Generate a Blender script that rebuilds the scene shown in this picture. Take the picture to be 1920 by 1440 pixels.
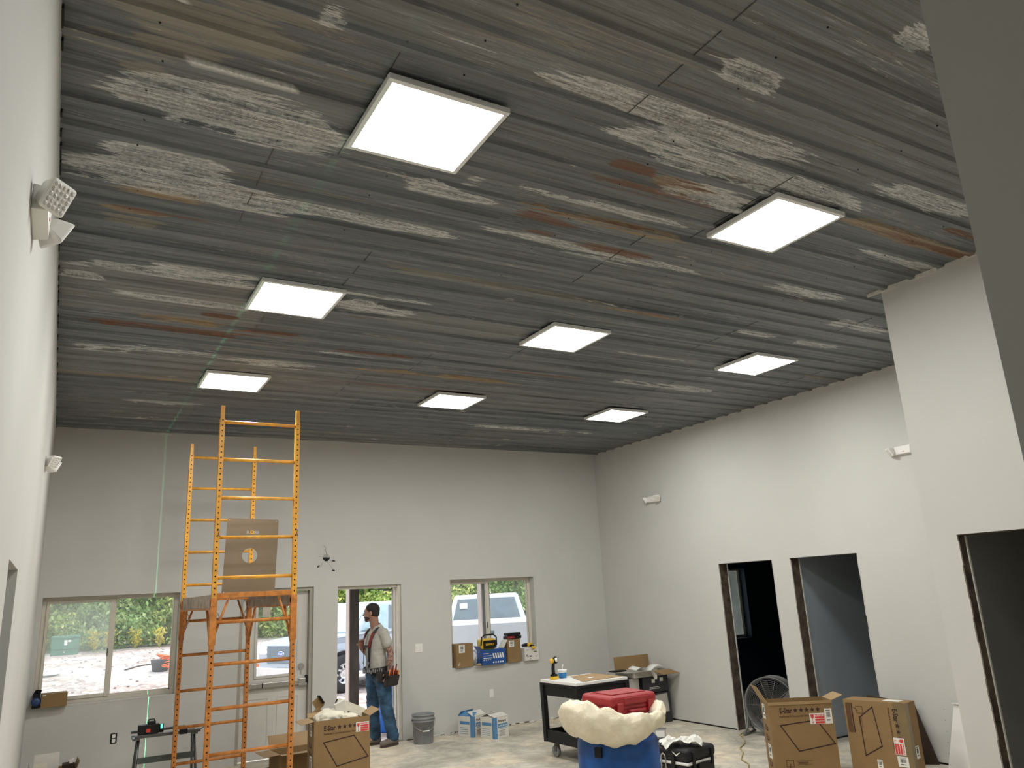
import bpy, bmesh, math, random
from mathutils import Vector, Matrix, noise
R_ = math.radians
SC = bpy.context.scene
COL = SC.collection
for o in list(bpy.data.objects): bpy.data.objects.remove(o)

# ------------------------------------------------------------------ camera
F_PX, YAW, PITCH, ROLL = 1443.68, 0.532311, 0.264043, -0.052066
CAM = Vector((0.17412, -10.66552, 1.87446))
H, W = 4.0963, 8.0073
fw = Vector((math.sin(YAW)*math.cos(PITCH), math.cos(YAW)*math.cos(PITCH), math.sin(PITCH)))
rt = Vector((math.cos(YAW), -math.sin(YAW), 0)); up = rt.cross(fw)
rt2 = rt*math.cos(ROLL) + up*math.sin(ROLL); up2 = -rt*math.sin(ROLL) + up*math.cos(ROLL)
cd = bpy.data.cameras.new('camera'); cam = bpy.data.objects.new('camera', cd); COL.objects.link(cam)
cd.sensor_width = 36; cd.sensor_fit = 'HORIZONTAL'; cd.lens = F_PX/1920*36; cd.clip_start = 0.02; cd.clip_end = 300
M3 = Matrix((rt2, up2, -fw)).transposed()
cam.matrix_world = Matrix.Translation(CAM) @ M3.to_4x4()
SC.camera = cam

# ------------------------------------------------------------------ world, exposure
wd = bpy.data.worlds.new('world'); SC.world = wd; wd.use_nodes = True
bg = wd.node_tree.nodes['Background']; bg.inputs[0].default_value = (0.86, 0.93, 1.0, 1); bg.inputs[1].default_value = 1.35
sd = bpy.data.lights.new('sun', 'SUN'); sd.energy = 1.8; sd.angle = R_(12); sd.color = (1.0, 0.97, 0.9)
sun = bpy.data.objects.new('sun', sd); COL.objects.link(sun)
sun.rotation_euler = (R_(-28), R_(18), 0)       # high hazy sun on the far side of the roof
SC.view_settings.view_transform = 'Standard'; SC.view_settings.look = 'None'
SC.view_settings.gamma = 1; SC.view_settings.exposure = 1.1; SC.view_settings.use_curve_mapping = False
PANEL_POWER = 21.0

# ------------------------------------------------------------------ materials
def nodes(name):
    m = bpy.data.materials.new(name); m.use_nodes = True
    nt = m.node_tree; return m, nt, nt.nodes['Principled BSDF'], nt.links
def mat(name, col, rough=0.6, metal=0.0, nscale=6.0, namt=0.12, bump=0.0, bscale=60.0, spec=0.5, emit=None, estr=0, streak=None):
    """paint-like principled surface with a little procedural variation"""
    m, nt, b, L = nodes(name)
    tc = nt.nodes.new('ShaderNodeTexCoord'); nz = nt.nodes.new('ShaderNodeTexNoise')
    nz.inputs['Scale'].default_value = nscale; nz.inputs['Detail'].default_value = 5
    if streak:
        mp = nt.nodes.new('ShaderNodeMapping'); mp.inputs['Scale'].default_value = streak
        L.new(tc.outputs['Object'], mp.inputs[0]); L.new(mp.outputs[0], nz.inputs['Vector'])
    else: L.new(tc.outputs['Object'], nz.inputs['Vector'])
    mr = nt.nodes.new('ShaderNodeMapRange'); mr.inputs[1].default_value = .3; mr.inputs[2].default_value = .7
    mr.inputs[3].default_value = 1-namt; mr.inputs[4].default_value = 1+namt
    L.new(nz.outputs[0], mr.inputs[0])
    mx = nt.nodes.new('ShaderNodeVectorMath'); mx.operation = 'SCALE'; mx.inputs[0].default_value = col[:3]
    L.new(mr.outputs[0], mx.inputs['Scale']); L.new(mx.outputs[0], b.inputs['Base Color'])
    b.inputs['Roughness'].default_value = rough; b.inputs['Metallic'].default_value = metal
    b.inputs['Specular IOR Level'].default_value = spec
    if bump:
        n2 = nt.nodes.new('ShaderNodeTexNoise'); n2.inputs['Scale'].default_value = bscale; n2.inputs['Detail'].default_value = 4
        L.new(tc.outputs['Object'], n2.inputs['Vector'])
        bp = nt.nodes.new('ShaderNodeBump'); bp.inputs['Strength'].default_value = bump; bp.inputs['Distance'].default_value = .01
        L.new(n2.outputs[0], bp.inputs['Height']); L.new(bp.outputs[0], b.inputs['Normal'])
    if emit: b.inputs['Emission Color'].default_value = (*emit, 1); b.inputs['Emission Strength'].default_value = estr
    return m
MAT = {}
def glass_mat(name, haze, tint=(1, 1, 1), refl=1.0, hazecol=(.75, .82, .75)):
    m = bpy.data.materials.new(name); m.use_nodes = True; nt = m.node_tree; nt.nodes.clear(); L = nt.links
    out = nt.nodes.new('ShaderNodeOutputMaterial'); tr = nt.nodes.new('ShaderNodeBsdfTransparent'); tr.inputs[0].default_value = (*tint, 1)
    gl = nt.nodes.new('ShaderNodeBsdfGlossy'); gl.inputs['Roughness'].default_value = .03
    fr = nt.nodes.new('ShaderNodeFresnel'); fr.inputs[0].default_value = 1.45
    m1 = nt.nodes.new('ShaderNodeMixShader'); L.new(fr.outputs[0], m1.inputs[0]); L.new(tr.outputs[0], m1.inputs[1]); L.new(gl.outputs[0], m1.inputs[2])
    df = nt.nodes.new('ShaderNodeBsdfTranslucent'); df.inputs[0].default_value = (*hazecol, 1)
    d2 = nt.nodes.new('ShaderNodeBsdfDiffuse'); d2.inputs[0].default_value = (*hazecol, 1)
    ad = nt.nodes.new('ShaderNodeMixShader'); ad.inputs[0].default_value = .3; L.new(df.outputs[0], ad.inputs[1]); L.new(d2.outputs[0], ad.inputs[2])
    tc = nt.nodes.new('ShaderNodeTexCoord'); nz = nt.nodes.new('ShaderNodeTexNoise'); nz.inputs['Scale'].default_value = 3
    L.new(tc.outputs['Object'], nz.inputs['Vector'])
    mr = nt.nodes.new('ShaderNodeMapRange'); mr.inputs[1].default_value = .3; mr.inputs[2].default_value = .7
    mr.inputs[3].default_value = haze*.75; mr.inputs[4].default_value = haze*1.25; L.new(nz.outputs[0], mr.inputs[0])
    m2 = nt.nodes.new('ShaderNodeMixShader'); L.new(mr.outputs[0], m2.inputs[0]); L.new(m1.outputs[0], m2.inputs[1]); L.new(ad.outputs[0], m2.inputs[2])
    L.new(m2.outputs[0], out.inputs[0]); return m

# ------------------------------------------------------------------ mesh builder
class MB:
    def __init__(s): s.v = []; s.f = []; s.sm = []
    def add(s, vs, fs, smooth=False):
        k = len(s.v); s.v += [tuple(v) for v in vs]
        s.f += [tuple(i+k for i in f) for f in fs]; s.sm += [smooth]*len(fs); return s
    def box(s, c, d, rot=None):
        h = [x/2 for x in d]; vs = []
        for z in (-1, 1):
            for x, y in ((-1, -1), (1, -1), (1, 1), (-1, 1)):
                p = Vector((x*h[0], y*h[1], z*h[2]))
                if rot: p = rot @ p
                vs.append(p+Vector(c))
        return s.add(vs, [(3, 2, 1, 0), (4, 5, 6, 7), (0, 1, 5, 4), (1, 2, 6, 5), (2, 3, 7, 6), (3, 0, 4, 7)])
    def bx(s, x0, x1, y0, y1, z0, z1): return s.box(((x0+x1)/2, (y0+y1)/2, (z0+z1)/2), (x1-x0, y1-y0, z1-z0))
    def hexa(s, b, t): return s.add(list(b)+list(t), [(3, 2, 1, 0), (4, 5, 6, 7), (0, 1, 5, 4), (1, 2, 6, 5), (2, 3, 7, 6), (3, 0, 4, 7)])
    def cyl(s, p, q, r, r2=None, n=14, cap=True, smooth=True):
        p = Vector(p); q = Vector(q); r2 = r if r2 is None else r2
        a = (q-p).normalized(); t = Vector((0, 0, 1)) if abs(a.z) < .9 else Vector((1, 0, 0))
        u = a.cross(t).normalized(); w = a.cross(u)
        vs = []
        for c, rr in ((p, r), (q, r2)):
            for i in range(n):
                g = 2*math.pi*i/n; vs.append(c+u*(rr*math.cos(g))+w*(rr*math.sin(g)))
        s.add(vs, [(i, (i+1) % n, n+(i+1) % n, n+i) for i in range(n)][::1], smooth)
        if cap: s.add(vs, [tuple(range(n))[::-1], tuple(range(n, 2*n))])
        return s
    def tube(s, pts, r, n=8, closed=False):
        pts = [Vector(p) for p in pts]; m = len(pts); vs = []; prev = None
        for i, p in enumerate(pts):
            if closed: a = pts[(i+1) % m]-pts[i-1]
            else: a = pts[min(i+1, m-1)]-pts[max(i-1, 0)]
            a.normalize()
            if prev is None:
                t = Vector((0, 0, 1)) if abs(a.z) < .9 else Vector((1, 0, 0)); u = a.cross(t).normalized()
            else: u = (prev-a*prev.dot(a)).normalized()
            prev = u; w = a.cross(u); rr = r[i] if isinstance(r, (list, tuple)) else r
            for k in range(n):
                g = 2*math.pi*k/n; vs.append(p+u*(rr*math.cos(g))+w*(rr*math.sin(g)))
        fs = []
        for i in range(m if closed else m-1):
            j = (i+1) % m
            fs += [(i*n+k, i*n+(k+1) % n, j*n+(k+1) % n, j*n+k) for k in range(n)]
        s.add(vs, fs, True)
        if not closed: s.add(vs, [tuple(range(n))[::-1], tuple(range((m-1)*n, m*n))])
        return s
    def lathe(s, prof, n=28, c=(0, 0, 0), smooth=True, cap=True, M=None):
        vs = []
        for r, z in prof:
            for i in range(n):
                g = 2*math.pi*i/n; p = Vector((r*math.cos(g), r*math.sin(g), z))
                if M: p = M @ p
                vs.append(p+Vector(c))
        m = len(prof); fs = [(j*n+i, j*n+(i+1) % n, (j+1)*n+(i+1) % n, (j+1)*n+i) for j in range(m-1) for i in range(n)]
        s.add(vs, fs, smooth)
        if cap: s.add(vs, [tuple(range(n))[::-1], tuple(range((m-1)*n, m*n))])
        return s
    def prism(s, poly, y0, y1, fn=lambda x, y, z: (x, y, z), smooth=False):
        """poly in (x,z), extruded along y"""
        n = len(poly); vs = [fn(x, y0, z) for x, z in poly]+[fn(x, y1, z) for x, z in poly]
        s.add(vs, [(i, (i+1) % n, n+(i+1) % n, n+i) for i in range(n)], smooth)
        s.add(vs, [tuple(range(n))[::-1], tuple(range(n, 2*n))]); return s
    def sphere(s, c, r, n=12, m=8, M=None):
        r = (r, r, r) if isinstance(r, (int, float)) else r; vs = []
        for j in range(m+1):
            t = math.pi*j/m
            for i in range(n):
                g = 2*math.pi*i/n; p = Vector((r[0]*math.sin(t)*math.cos(g), r[1]*math.sin(t)*math.sin(g), r[2]*math.cos(t)))
                if M: p = M @ p
                vs.append(p+Vector(c))
        return s.add(vs, [(j*n+i, (j+1)*n+i, (j+1)*n+(i+1) % n, j*n+(i+1) % n) for j in range(m) for i in range(n)], True)
    def xform(s, M): s.v = [tuple(M @ Vector(v)) for v in s.v]; return s
    def build(s, name, m, parent=None, bevel=0, loc=None, rot=None, sub=0, solid=0, segs=2):
        me = bpy.data.meshes.new(name); me.from_pydata(s.v, [], s.f); me.update()
        me.polygons.foreach_set('use_smooth', s.sm)
        bm = bmesh.new(); bm.from_mesh(me); bmesh.ops.remove_doubles(bm, verts=bm.verts, dist=1e-5)
        bmesh.ops.recalc_face_normals(bm, faces=bm.faces); bm.to_mesh(me); bm.free()
        me.materials.append(m if not isinstance(m, str) else MAT[m])
        o = bpy.data.objects.new(name, me); COL.objects.link(o)
        if parent: o.parent = parent
        if loc: o.location = loc
        if rot: o.rotation_euler = rot
        if solid: md = o.modifiers.new('thick', 'SOLIDIFY'); md.thickness = solid; md.offset = 0
        if bevel: md = o.modifiers.new('bevel', 'BEVEL'); md.width = bevel; md.segments = segs; md.limit_method = 'ANGLE'; md.angle_limit = R_(40)
        if sub: md = o.modifiers.new('sub', 'SUBSURF'); md.levels = sub; md.render_levels = sub
        return o
def tag(o, label=None, cat=None, group=None, kind=None):
    if label: o['label'] = label
    if cat: o['category'] = cat
    if group: o['group'] = group
    if kind: o['kind'] = kind
    return o
def thing(name, label, cat, loc=(0, 0, 0), rz=0, group=None):
    o = bpy.data.objects.new(name, None); o.empty_display_size = .1; COL.objects.link(o)
    o.location = loc; o.rotation_euler = (0, 0, rz); return tag(o, label, cat, group)
def struct(name, mb, m, parent=None, **k):
    o = mb.build(name, m, parent, **k)
    if not parent: o['kind'] = 'structure'
    return o
def dup(root, loc, rz, label=None, group=None, rot=None):
    r = root.copy(); COL.objects.link(r); r.location = loc; r.rotation_euler = rot or (0, 0, rz)
    if label: r['label'] = label
    if group: r['group'] = group
    def rec(a, b):
        for ch in list(a.children):
            c = ch.copy(); COL.objects.link(c); c.parent = b; rec(ch, c)
    rec(root, r); return r
_gl = {}
def text2d(s, size):
    """outline glyphs of a word as flat faces: (verts2d, faces), baseline at 0, starts at x = 0"""
    cu = bpy.data.curves.new('t', 'FONT'); cu.body = s; cu.size = size; cu.resolution_u = 2; cu.offset = size*.03
    o = bpy.data.objects.new('t', cu); COL.objects.link(o); bpy.context.view_layer.update()
    me = bpy.data.meshes.new_from_object(o.evaluated_get(bpy.context.evaluated_depsgraph_get()))
    vs = [(v.co.x, v.co.y) for v in me.vertices]; fs = [tuple(p.vertices) for p in me.polygons]
    bpy.data.objects.remove(o); bpy.data.curves.remove(cu); bpy.data.meshes.remove(me)
    return vs, fs
class Decal:
    """flat print on a plane: o + a*u + b*v, lifted off along n"""
    def __init__(s, o, u, v, lift=.0012):
        s.o = Vector(o); s.u = Vector(u).normalized(); s.v = Vector(v).normalized(); s.n = s.u.cross(s.v); s.l = lift; s.mb = MB()
    def P(s, a, b): return s.o+s.u*a+s.v*b+s.n*s.l
    def poly(s, pts): s.mb.add([s.P(*p) for p in pts], [tuple(range(len(pts)))]); return s
    def rect(s, a, b, w, h): return s.poly([(a, b), (a+w, b), (a+w, b+h), (a, b+h)])
    def line(s, p, q, w):
        d = Vector((q[0]-p[0], q[1]-p[1])); k = Vector((-d.y, d.x)).normalized()*w/2; d = d.normalized()*w/2
        return s.poly([(p[0]-k.x-d.x, p[1]-k.y-d.y), (q[0]-k.x+d.x, q[1]-k.y+d.y), (q[0]+k.x+d.x, q[1]+k.y+d.y), (p[0]+k.x-d.x, p[1]+k.y-d.y)])
    def text(s, t, a, b, size, width=None, ang=0):
        vs, fs = text2d(t, size)
        if width:
            k = width/max(v[0] for v in vs); vs = [(x*k, y) for x, y in vs]
        c, sn = math.cos(ang), math.sin(ang)
        s.mb.add([s.P(a+x*c-y*sn, b+x*sn+y*c) for x, y in vs], fs); return s
    def star(s, a, b, r):
        vs = [(a, b)]+[(a+(r if i % 2 == 0 else r*.42)*math.sin(math.pi*i/5), b+(r if i % 2 == 0 else r*.42)*math.cos(math.pi*i/5)) for i in range(10)]
        s.mb.add([s.P(*p) for p in vs], [(0, i+1, (i+1) % 10+1) for i in range(10)]); return s
    def build(s, name, m, parent): 
        me = bpy.data.meshes.new(name); me.from_pydata([tuple(v) for v in s.mb.v], [], s.mb.f); me.update(); me.materials.append(MAT[m])
        o = bpy.data.objects.new(name, me); COL.objects.link(o); o.parent = parent; return o

# ------------------------------------------------------------------ setting materials
MAT['wall'] = mat('wall_paint', (.56, .555, .525), .75, nscale=1.2, namt=.03, bump=.06, bscale=90)
MAT['navy'] = mat('navy_wall_paint', (.03, .052, .09), .6, nscale=2, namt=.1)
MAT['slate'] = mat('slate_blue_wall_paint', (.34, .385, .43), .7, nscale=2, namt=.05)
MAT['dark_paint'] = mat('charcoal_wall_paint', (.24, .24, .23), .7, nscale=2, namt=.08)
MAT['rawstud'] = mat('raw_wood_jamb', (.085, .065, .045), .9, nscale=9, namt=.6, bump=.5, bscale=40)
MAT['plaster'] = mat('white_plaster', (.62, .60, .55), .9, nscale=25, namt=.12, bump=.3)
MAT['frame_white'] = mat('cream_vinyl', (.62, .58, .50), .5, namt=.04)
MAT['door_white'] = mat('white_door_paint', (.60, .585, .54), .45, namt=.03)
MAT['door_frame'] = mat('beige_door_frame', (.36, .34, .29), .5, namt=.05)
MAT['glass'] = glass_mat('clear_glass', .06)
MAT['glass_hazy'] = glass_mat('dusty_glass', .24)
MAT['steel'] = mat('brushed_steel', (.45, .44, .42), .35, .9, nscale=30, namt=.08)
MAT['dark_steel'] = mat('dark_metal', (.12, .12, .12), .4, .8)
MAT['black'] = mat('black_plastic', (.008, .008, .009), .5, namt=.15, spec=.3)
MAT['white_plastic'] = mat('white_plastic', (.80, .79, .75), .4, namt=.02)
def concrete():
    m, nt, b, L = nodes('dusty_concrete')
    N = nt.nodes.new; tc = N('ShaderNodeTexCoord')
    def nz(s, det=8, dist=0.0, rough=.6):
        n = N('ShaderNodeTexNoise'); n.inputs['Scale'].default_value = s; n.inputs['Detail'].default_value = det
        n.inputs['Distortion'].default_value = dist; n.inputs['Roughness'].default_value = rough; L.new(tc.outputs['Object'], n.inputs['Vector']); return n
    a = nz(.8, 9, .5); r = N('ShaderNodeValToRGB'); L.new(a.outputs[0], r.inputs[0])
    e = r.color_ramp.elements; e[0].position = .36; e[0].color = (.41, .385, .335, 1); e[1].position = .62; e[1].color = (.72, .63, .49, 1)
    x = e.new(.5); x.color = (.58, .55, .48, 1)
    c = nz(4, 10, .7, .78); r2 = N('ShaderNodeValToRGB'); L.new(c.outputs[0], r2.inputs[0])
    r2.color_ramp.elements[0].position = .42; r2.color_ramp.elements[0].color = (.74, .72, .69, 1); r2.color_ramp.elements[1].position = .6; r2.color_ramp.elements[1].color = (1.15, 1.12, 1.05, 1)
    mx = N('ShaderNodeMix'); mx.data_type = 'RGBA'; mx.blend_type = 'MULTIPLY'; mx.inputs[0].default_value = .85
    L.new(r.outputs[0], mx.inputs[6]); L.new(r2.outputs[0], mx.inputs[7]); L.new(mx.outputs[2], b.inputs['Base Color'])
    b.inputs['Roughness'].default_value = .7
    bp = N('ShaderNodeBump'); bp.inputs['Strength'].default_value = .35; bp.inputs['Distance'].default_value = .01
    L.new(c.outputs[0], bp.inputs['Height']); L.new(bp.outputs[0], b.inputs['Normal']); return m
MAT['concrete'] = concrete()

# ------------------------------------------------------------------ walls
def wall_mesh(axis, p0, p1, u0, u1, z0, z1, holes):
    """slab between p0 and p1 on axis, with rectangular holes (ua, ub, za, zb)"""
    us = sorted({u0, u1, *[h[0] for h in holes], *[h[1] for h in holes]}); zs = sorted({z0, z1, *[h[2] for h in holes], *[h[3] for h in holes]})
    us = [u for u in us if u0 <= u <= u1]; zs = [z for z in zs if z0 <= z <= z1]
    inh = lambda u, z: any(a < u < b and c < z < d for a, b, c, d in holes)
    mb = MB(); 
    def V(p, u, z): return (p, u, z) if axis == 0 else (u, p, z)
    solid = {}
    for i in range(len(us)-1):
        for j in range(len(zs)-1): solid[i, j] = not inh((us[i]+us[i+1])/2, (zs[j]+zs[j+1])/2)
    for (i, j), s in solid.items():
        if not s: continue
        a, b, c, d = us[i], us[i+1], zs[j], zs[j+1]
        mb.add([V(p0, a, c), V(p0, b, c), V(p0, b, d), V(p0, a, d)], [(0, 1, 2, 3)])
        mb.add([V(p1, a, c), V(p1, b, c), V(p1, b, d), V(p1, a, d)], [(3, 2, 1, 0)])
        if not solid.get((i-1, j)): mb.add([V(p0, a, c), V(p1, a, c), V(p1, a, d), V(p0, a, d)], [(0, 1, 2, 3)])
        if not solid.get((i+1, j)): mb.add([V(p0, b, c), V(p1, b, c), V(p1, b, d), V(p0, b, d)], [(3, 2, 1, 0)])
        if not solid.get((i, j-1)): mb.add([V(p0, a, c), V(p1, a, c), V(p1, b, c), V(p0, b, c)], [(0, 1, 2, 3)])
        if not solid.get((i, j+1)): mb.add([V(p0, a, d), V(p1, a, d), V(p1, b, d), V(p0, b, d)], [(3, 2, 1, 0)])
    return mb
BT = .20                      # back wall thickness
W1 = (.05, 1.52, .90, 2.085); W2 = (5.215, 6.66, .865, 2.10); DO = (3.52, 4.445, 0, 2.07); DW = (2.24, 3.19, 0, 2.085)
HW = (9.0, 11.26, .87, 2.09)
struct('wall_back', wall_mesh(1, 0, BT, -.2, W+.09, 0, H+.1, [W1, W2, DO, DW]), 'wall')
struct('wall_left', wall_mesh(0, -.16, 0, -13.2, BT, 0, H+.1, [(-6.93, -6.06, -1, 2.105)]), 'wall')
D1 = (-3.62, -2.67, -1, 2.11); D2 = (-4.86, -3.90, -1, 2.11)
struct('wall_right', wall_mesh(0, W, W+.16, -10.3, 0, .02, H+.1, [D1, D2]), 'wall')
JX, JY = 5.765, -7.14
D3 = (-8.32, -7.36, -1, 2.115)
struct('wall_jut', wall_mesh(0, JX, JX+.1, -10.16, JY, 0, H+.1, [D3]), 'wall')
struct('wall_jut_end', wall_mesh(1, JY-.1, JY, JX+.1, W, 0, H+.1, []), 'wall')
NX, NY = 1.20, -10.162
struct('wall_front', wall_mesh(1, NY-.12, NY, NX+.12, W, 0, H+.1, []), 'wall')
struct('wall_hall', wall_mesh(0, NX, NX+.12, -13.2, NY, 0, H+.1, []), 'wall')
struct('wall_hall_end', wall_mesh(1, -13.3, -13.2, -.16, NX+.12, 0, H+.1, []), 'wall')
# floor slab, one piece under the hall and the small rooms
fl = MB().bx(-2.2, 12.4, -13.3, BT, -.12, 0); struct('floor', fl, 'concrete')
# raw studs and plaster edges in the three openings
def raw_opening(n, ax, x0, x1, ya, yb, zt):
    mb = MB(); t = .006
    mb.bx(x0+.012, x1, yb-t, yb+.0, 0, zt); mb.bx(x0+.012, x1, ya, ya+t, 0, zt); mb.bx(x0+.012, x1, ya, yb, zt-t, zt)
    o = struct('door_%d' % n, mb, 'rawstud')
    e = MB(); rnd = random.Random(n)
    for side, y, s in ((0, yb, -1), (1, ya, 1)):                # ragged plaster bead along the cut edge
        z = 0
        while z < zt-.02:
            h = rnd.uniform(.05, .18); w = rnd.uniform(.003, .010); e.bx(x0-.003, x0+.012, *sorted((y, y+s*w)), z, min(zt, z+h)); z += h
    struct('plaster_edge', e, 'plaster', o)
    e = MB(); e.bx(x1-.012, x1+.004, yb-.014, yb, 0, zt); struct('plaster_bead', e, 'plaster', o)
raw_opening(2, 0, W, W+.16, D1[0], D1[1], 2.11)
raw_opening(3, 0, W, W+.16, D2[0], D2[1], 2.11)
raw_opening(4, 0, JX, JX+.1, D3[0], D3[1], 2.115)
# rooms behind the openings
struct('wall_navy_room', MB().bx(W+.165, 12.2, BT, BT+.01, 0, .02).bx(12.0, 12.1, -3.74, 0, 0, 2.6).bx(W+.165, 12.0, -3.74, -3.70, 0, 2.6), 'navy')
nb = wall_mesh(1, 0, BT, W+.165, 12.1, 0, 2.6, [HW]); struct('wall_navy_back', nb, 'navy')
struct('wall_navy_side', MB().bx(W+.162, W+.172, -3.70, -3.63, 0, 2.6).bx(W+.162, W+.172, -2.66, 0, 0, 2.6).bx(W+.162, W+.172, -3.63, -2.66, 2.115, 2.6), 'navy')
struct('ceiling_navy_room', MB().bx(W+.165, 12.1, -3.74, BT, 2.6, 2.66), 'navy')
struct('wall_slate_partition', MB().bx(W+.165, 12.0, -3.89, -3.75, .015, 2.6), 'slate')
struct('wall_slate_far', MB().bx(10.6, 10.7, -6.9, -3.9, 0, 2.6).bx(W+.165, 10.6, -6.9, -6.8, 0, 2.6), 'slate')
struct('ceiling_slate_room', MB().bx(W+.165, 10.7, -6.9, -3.9, 2.6, 2.66), 'wall')
struct('wall_dark_room', MB().bx(7.85, 7.9, -10.1, -7.26, 0, 2.6).bx(JX+.11, 7.85, -8.6, -8.5, 0, 2.6).bx(JX+.11, 7.85, -7.30, -7.26, 0, 2.6), 'dark_paint')
struct('ceiling_dark_room', MB().bx(JX+.11, 7.85, -8.5, -7.3, 2.6, 2.65), 'dark_paint')
struct('wall_side_room', MB().bx(-2.1, -2.0, -8, -5, 0, 2.6).bx(-2.0, -.17, -5.6, -5.5, 0, 2.6).bx(-2.0, -.17, -8, -7.9, 0, 2.6), 'slate')
struct('ceiling_side_room', MB().bx(-2.1, -.17, -8, -5.5, 2.6, 2.65), 'wall')
struct('baseboard_slate', MB().bx(W+.17, 11.9, -3.896, -3.888, 0, .016), 'black')
# dark gap under the drywall of the right wall and the ragged one of the back wall
struct('baseboard_right_gap', MB().bx(W+.012, W+.05, -2.66, 0, 0, .02).bx(W+.012, W+.05, -6.9, -4.87, 0, .02), 'black')
rb = random.Random(4); e = MB(); x = 4.5
while x < 7.9:
    w_ = rb.uniform(.05, .25); e.bx(x, x+w_, -.004-rb.uniform(0, .01), .0, 0, rb.uniform(.004, .02)); x += w_+rb.uniform(0, .1)
struct('baseboard_back_gap', e, 'rawstud')
e = MB(); x = 3.2
while x < 7.9:
    s_ = rb.uniform(.008, .03)
    if not (3.4 < x < 4.6): e.sphere((x, -rb.uniform(.01, .05), s_*.3), (s_*1.8, s_, s_*.6), 7, 5)
    x += rb.uniform(.03, .16)
tag(e.build('plaster_crumbs', 'plaster'), 'crumbs of white plaster swept along the foot of the back wall', 'plaster crumbs', kind='stuff')

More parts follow.
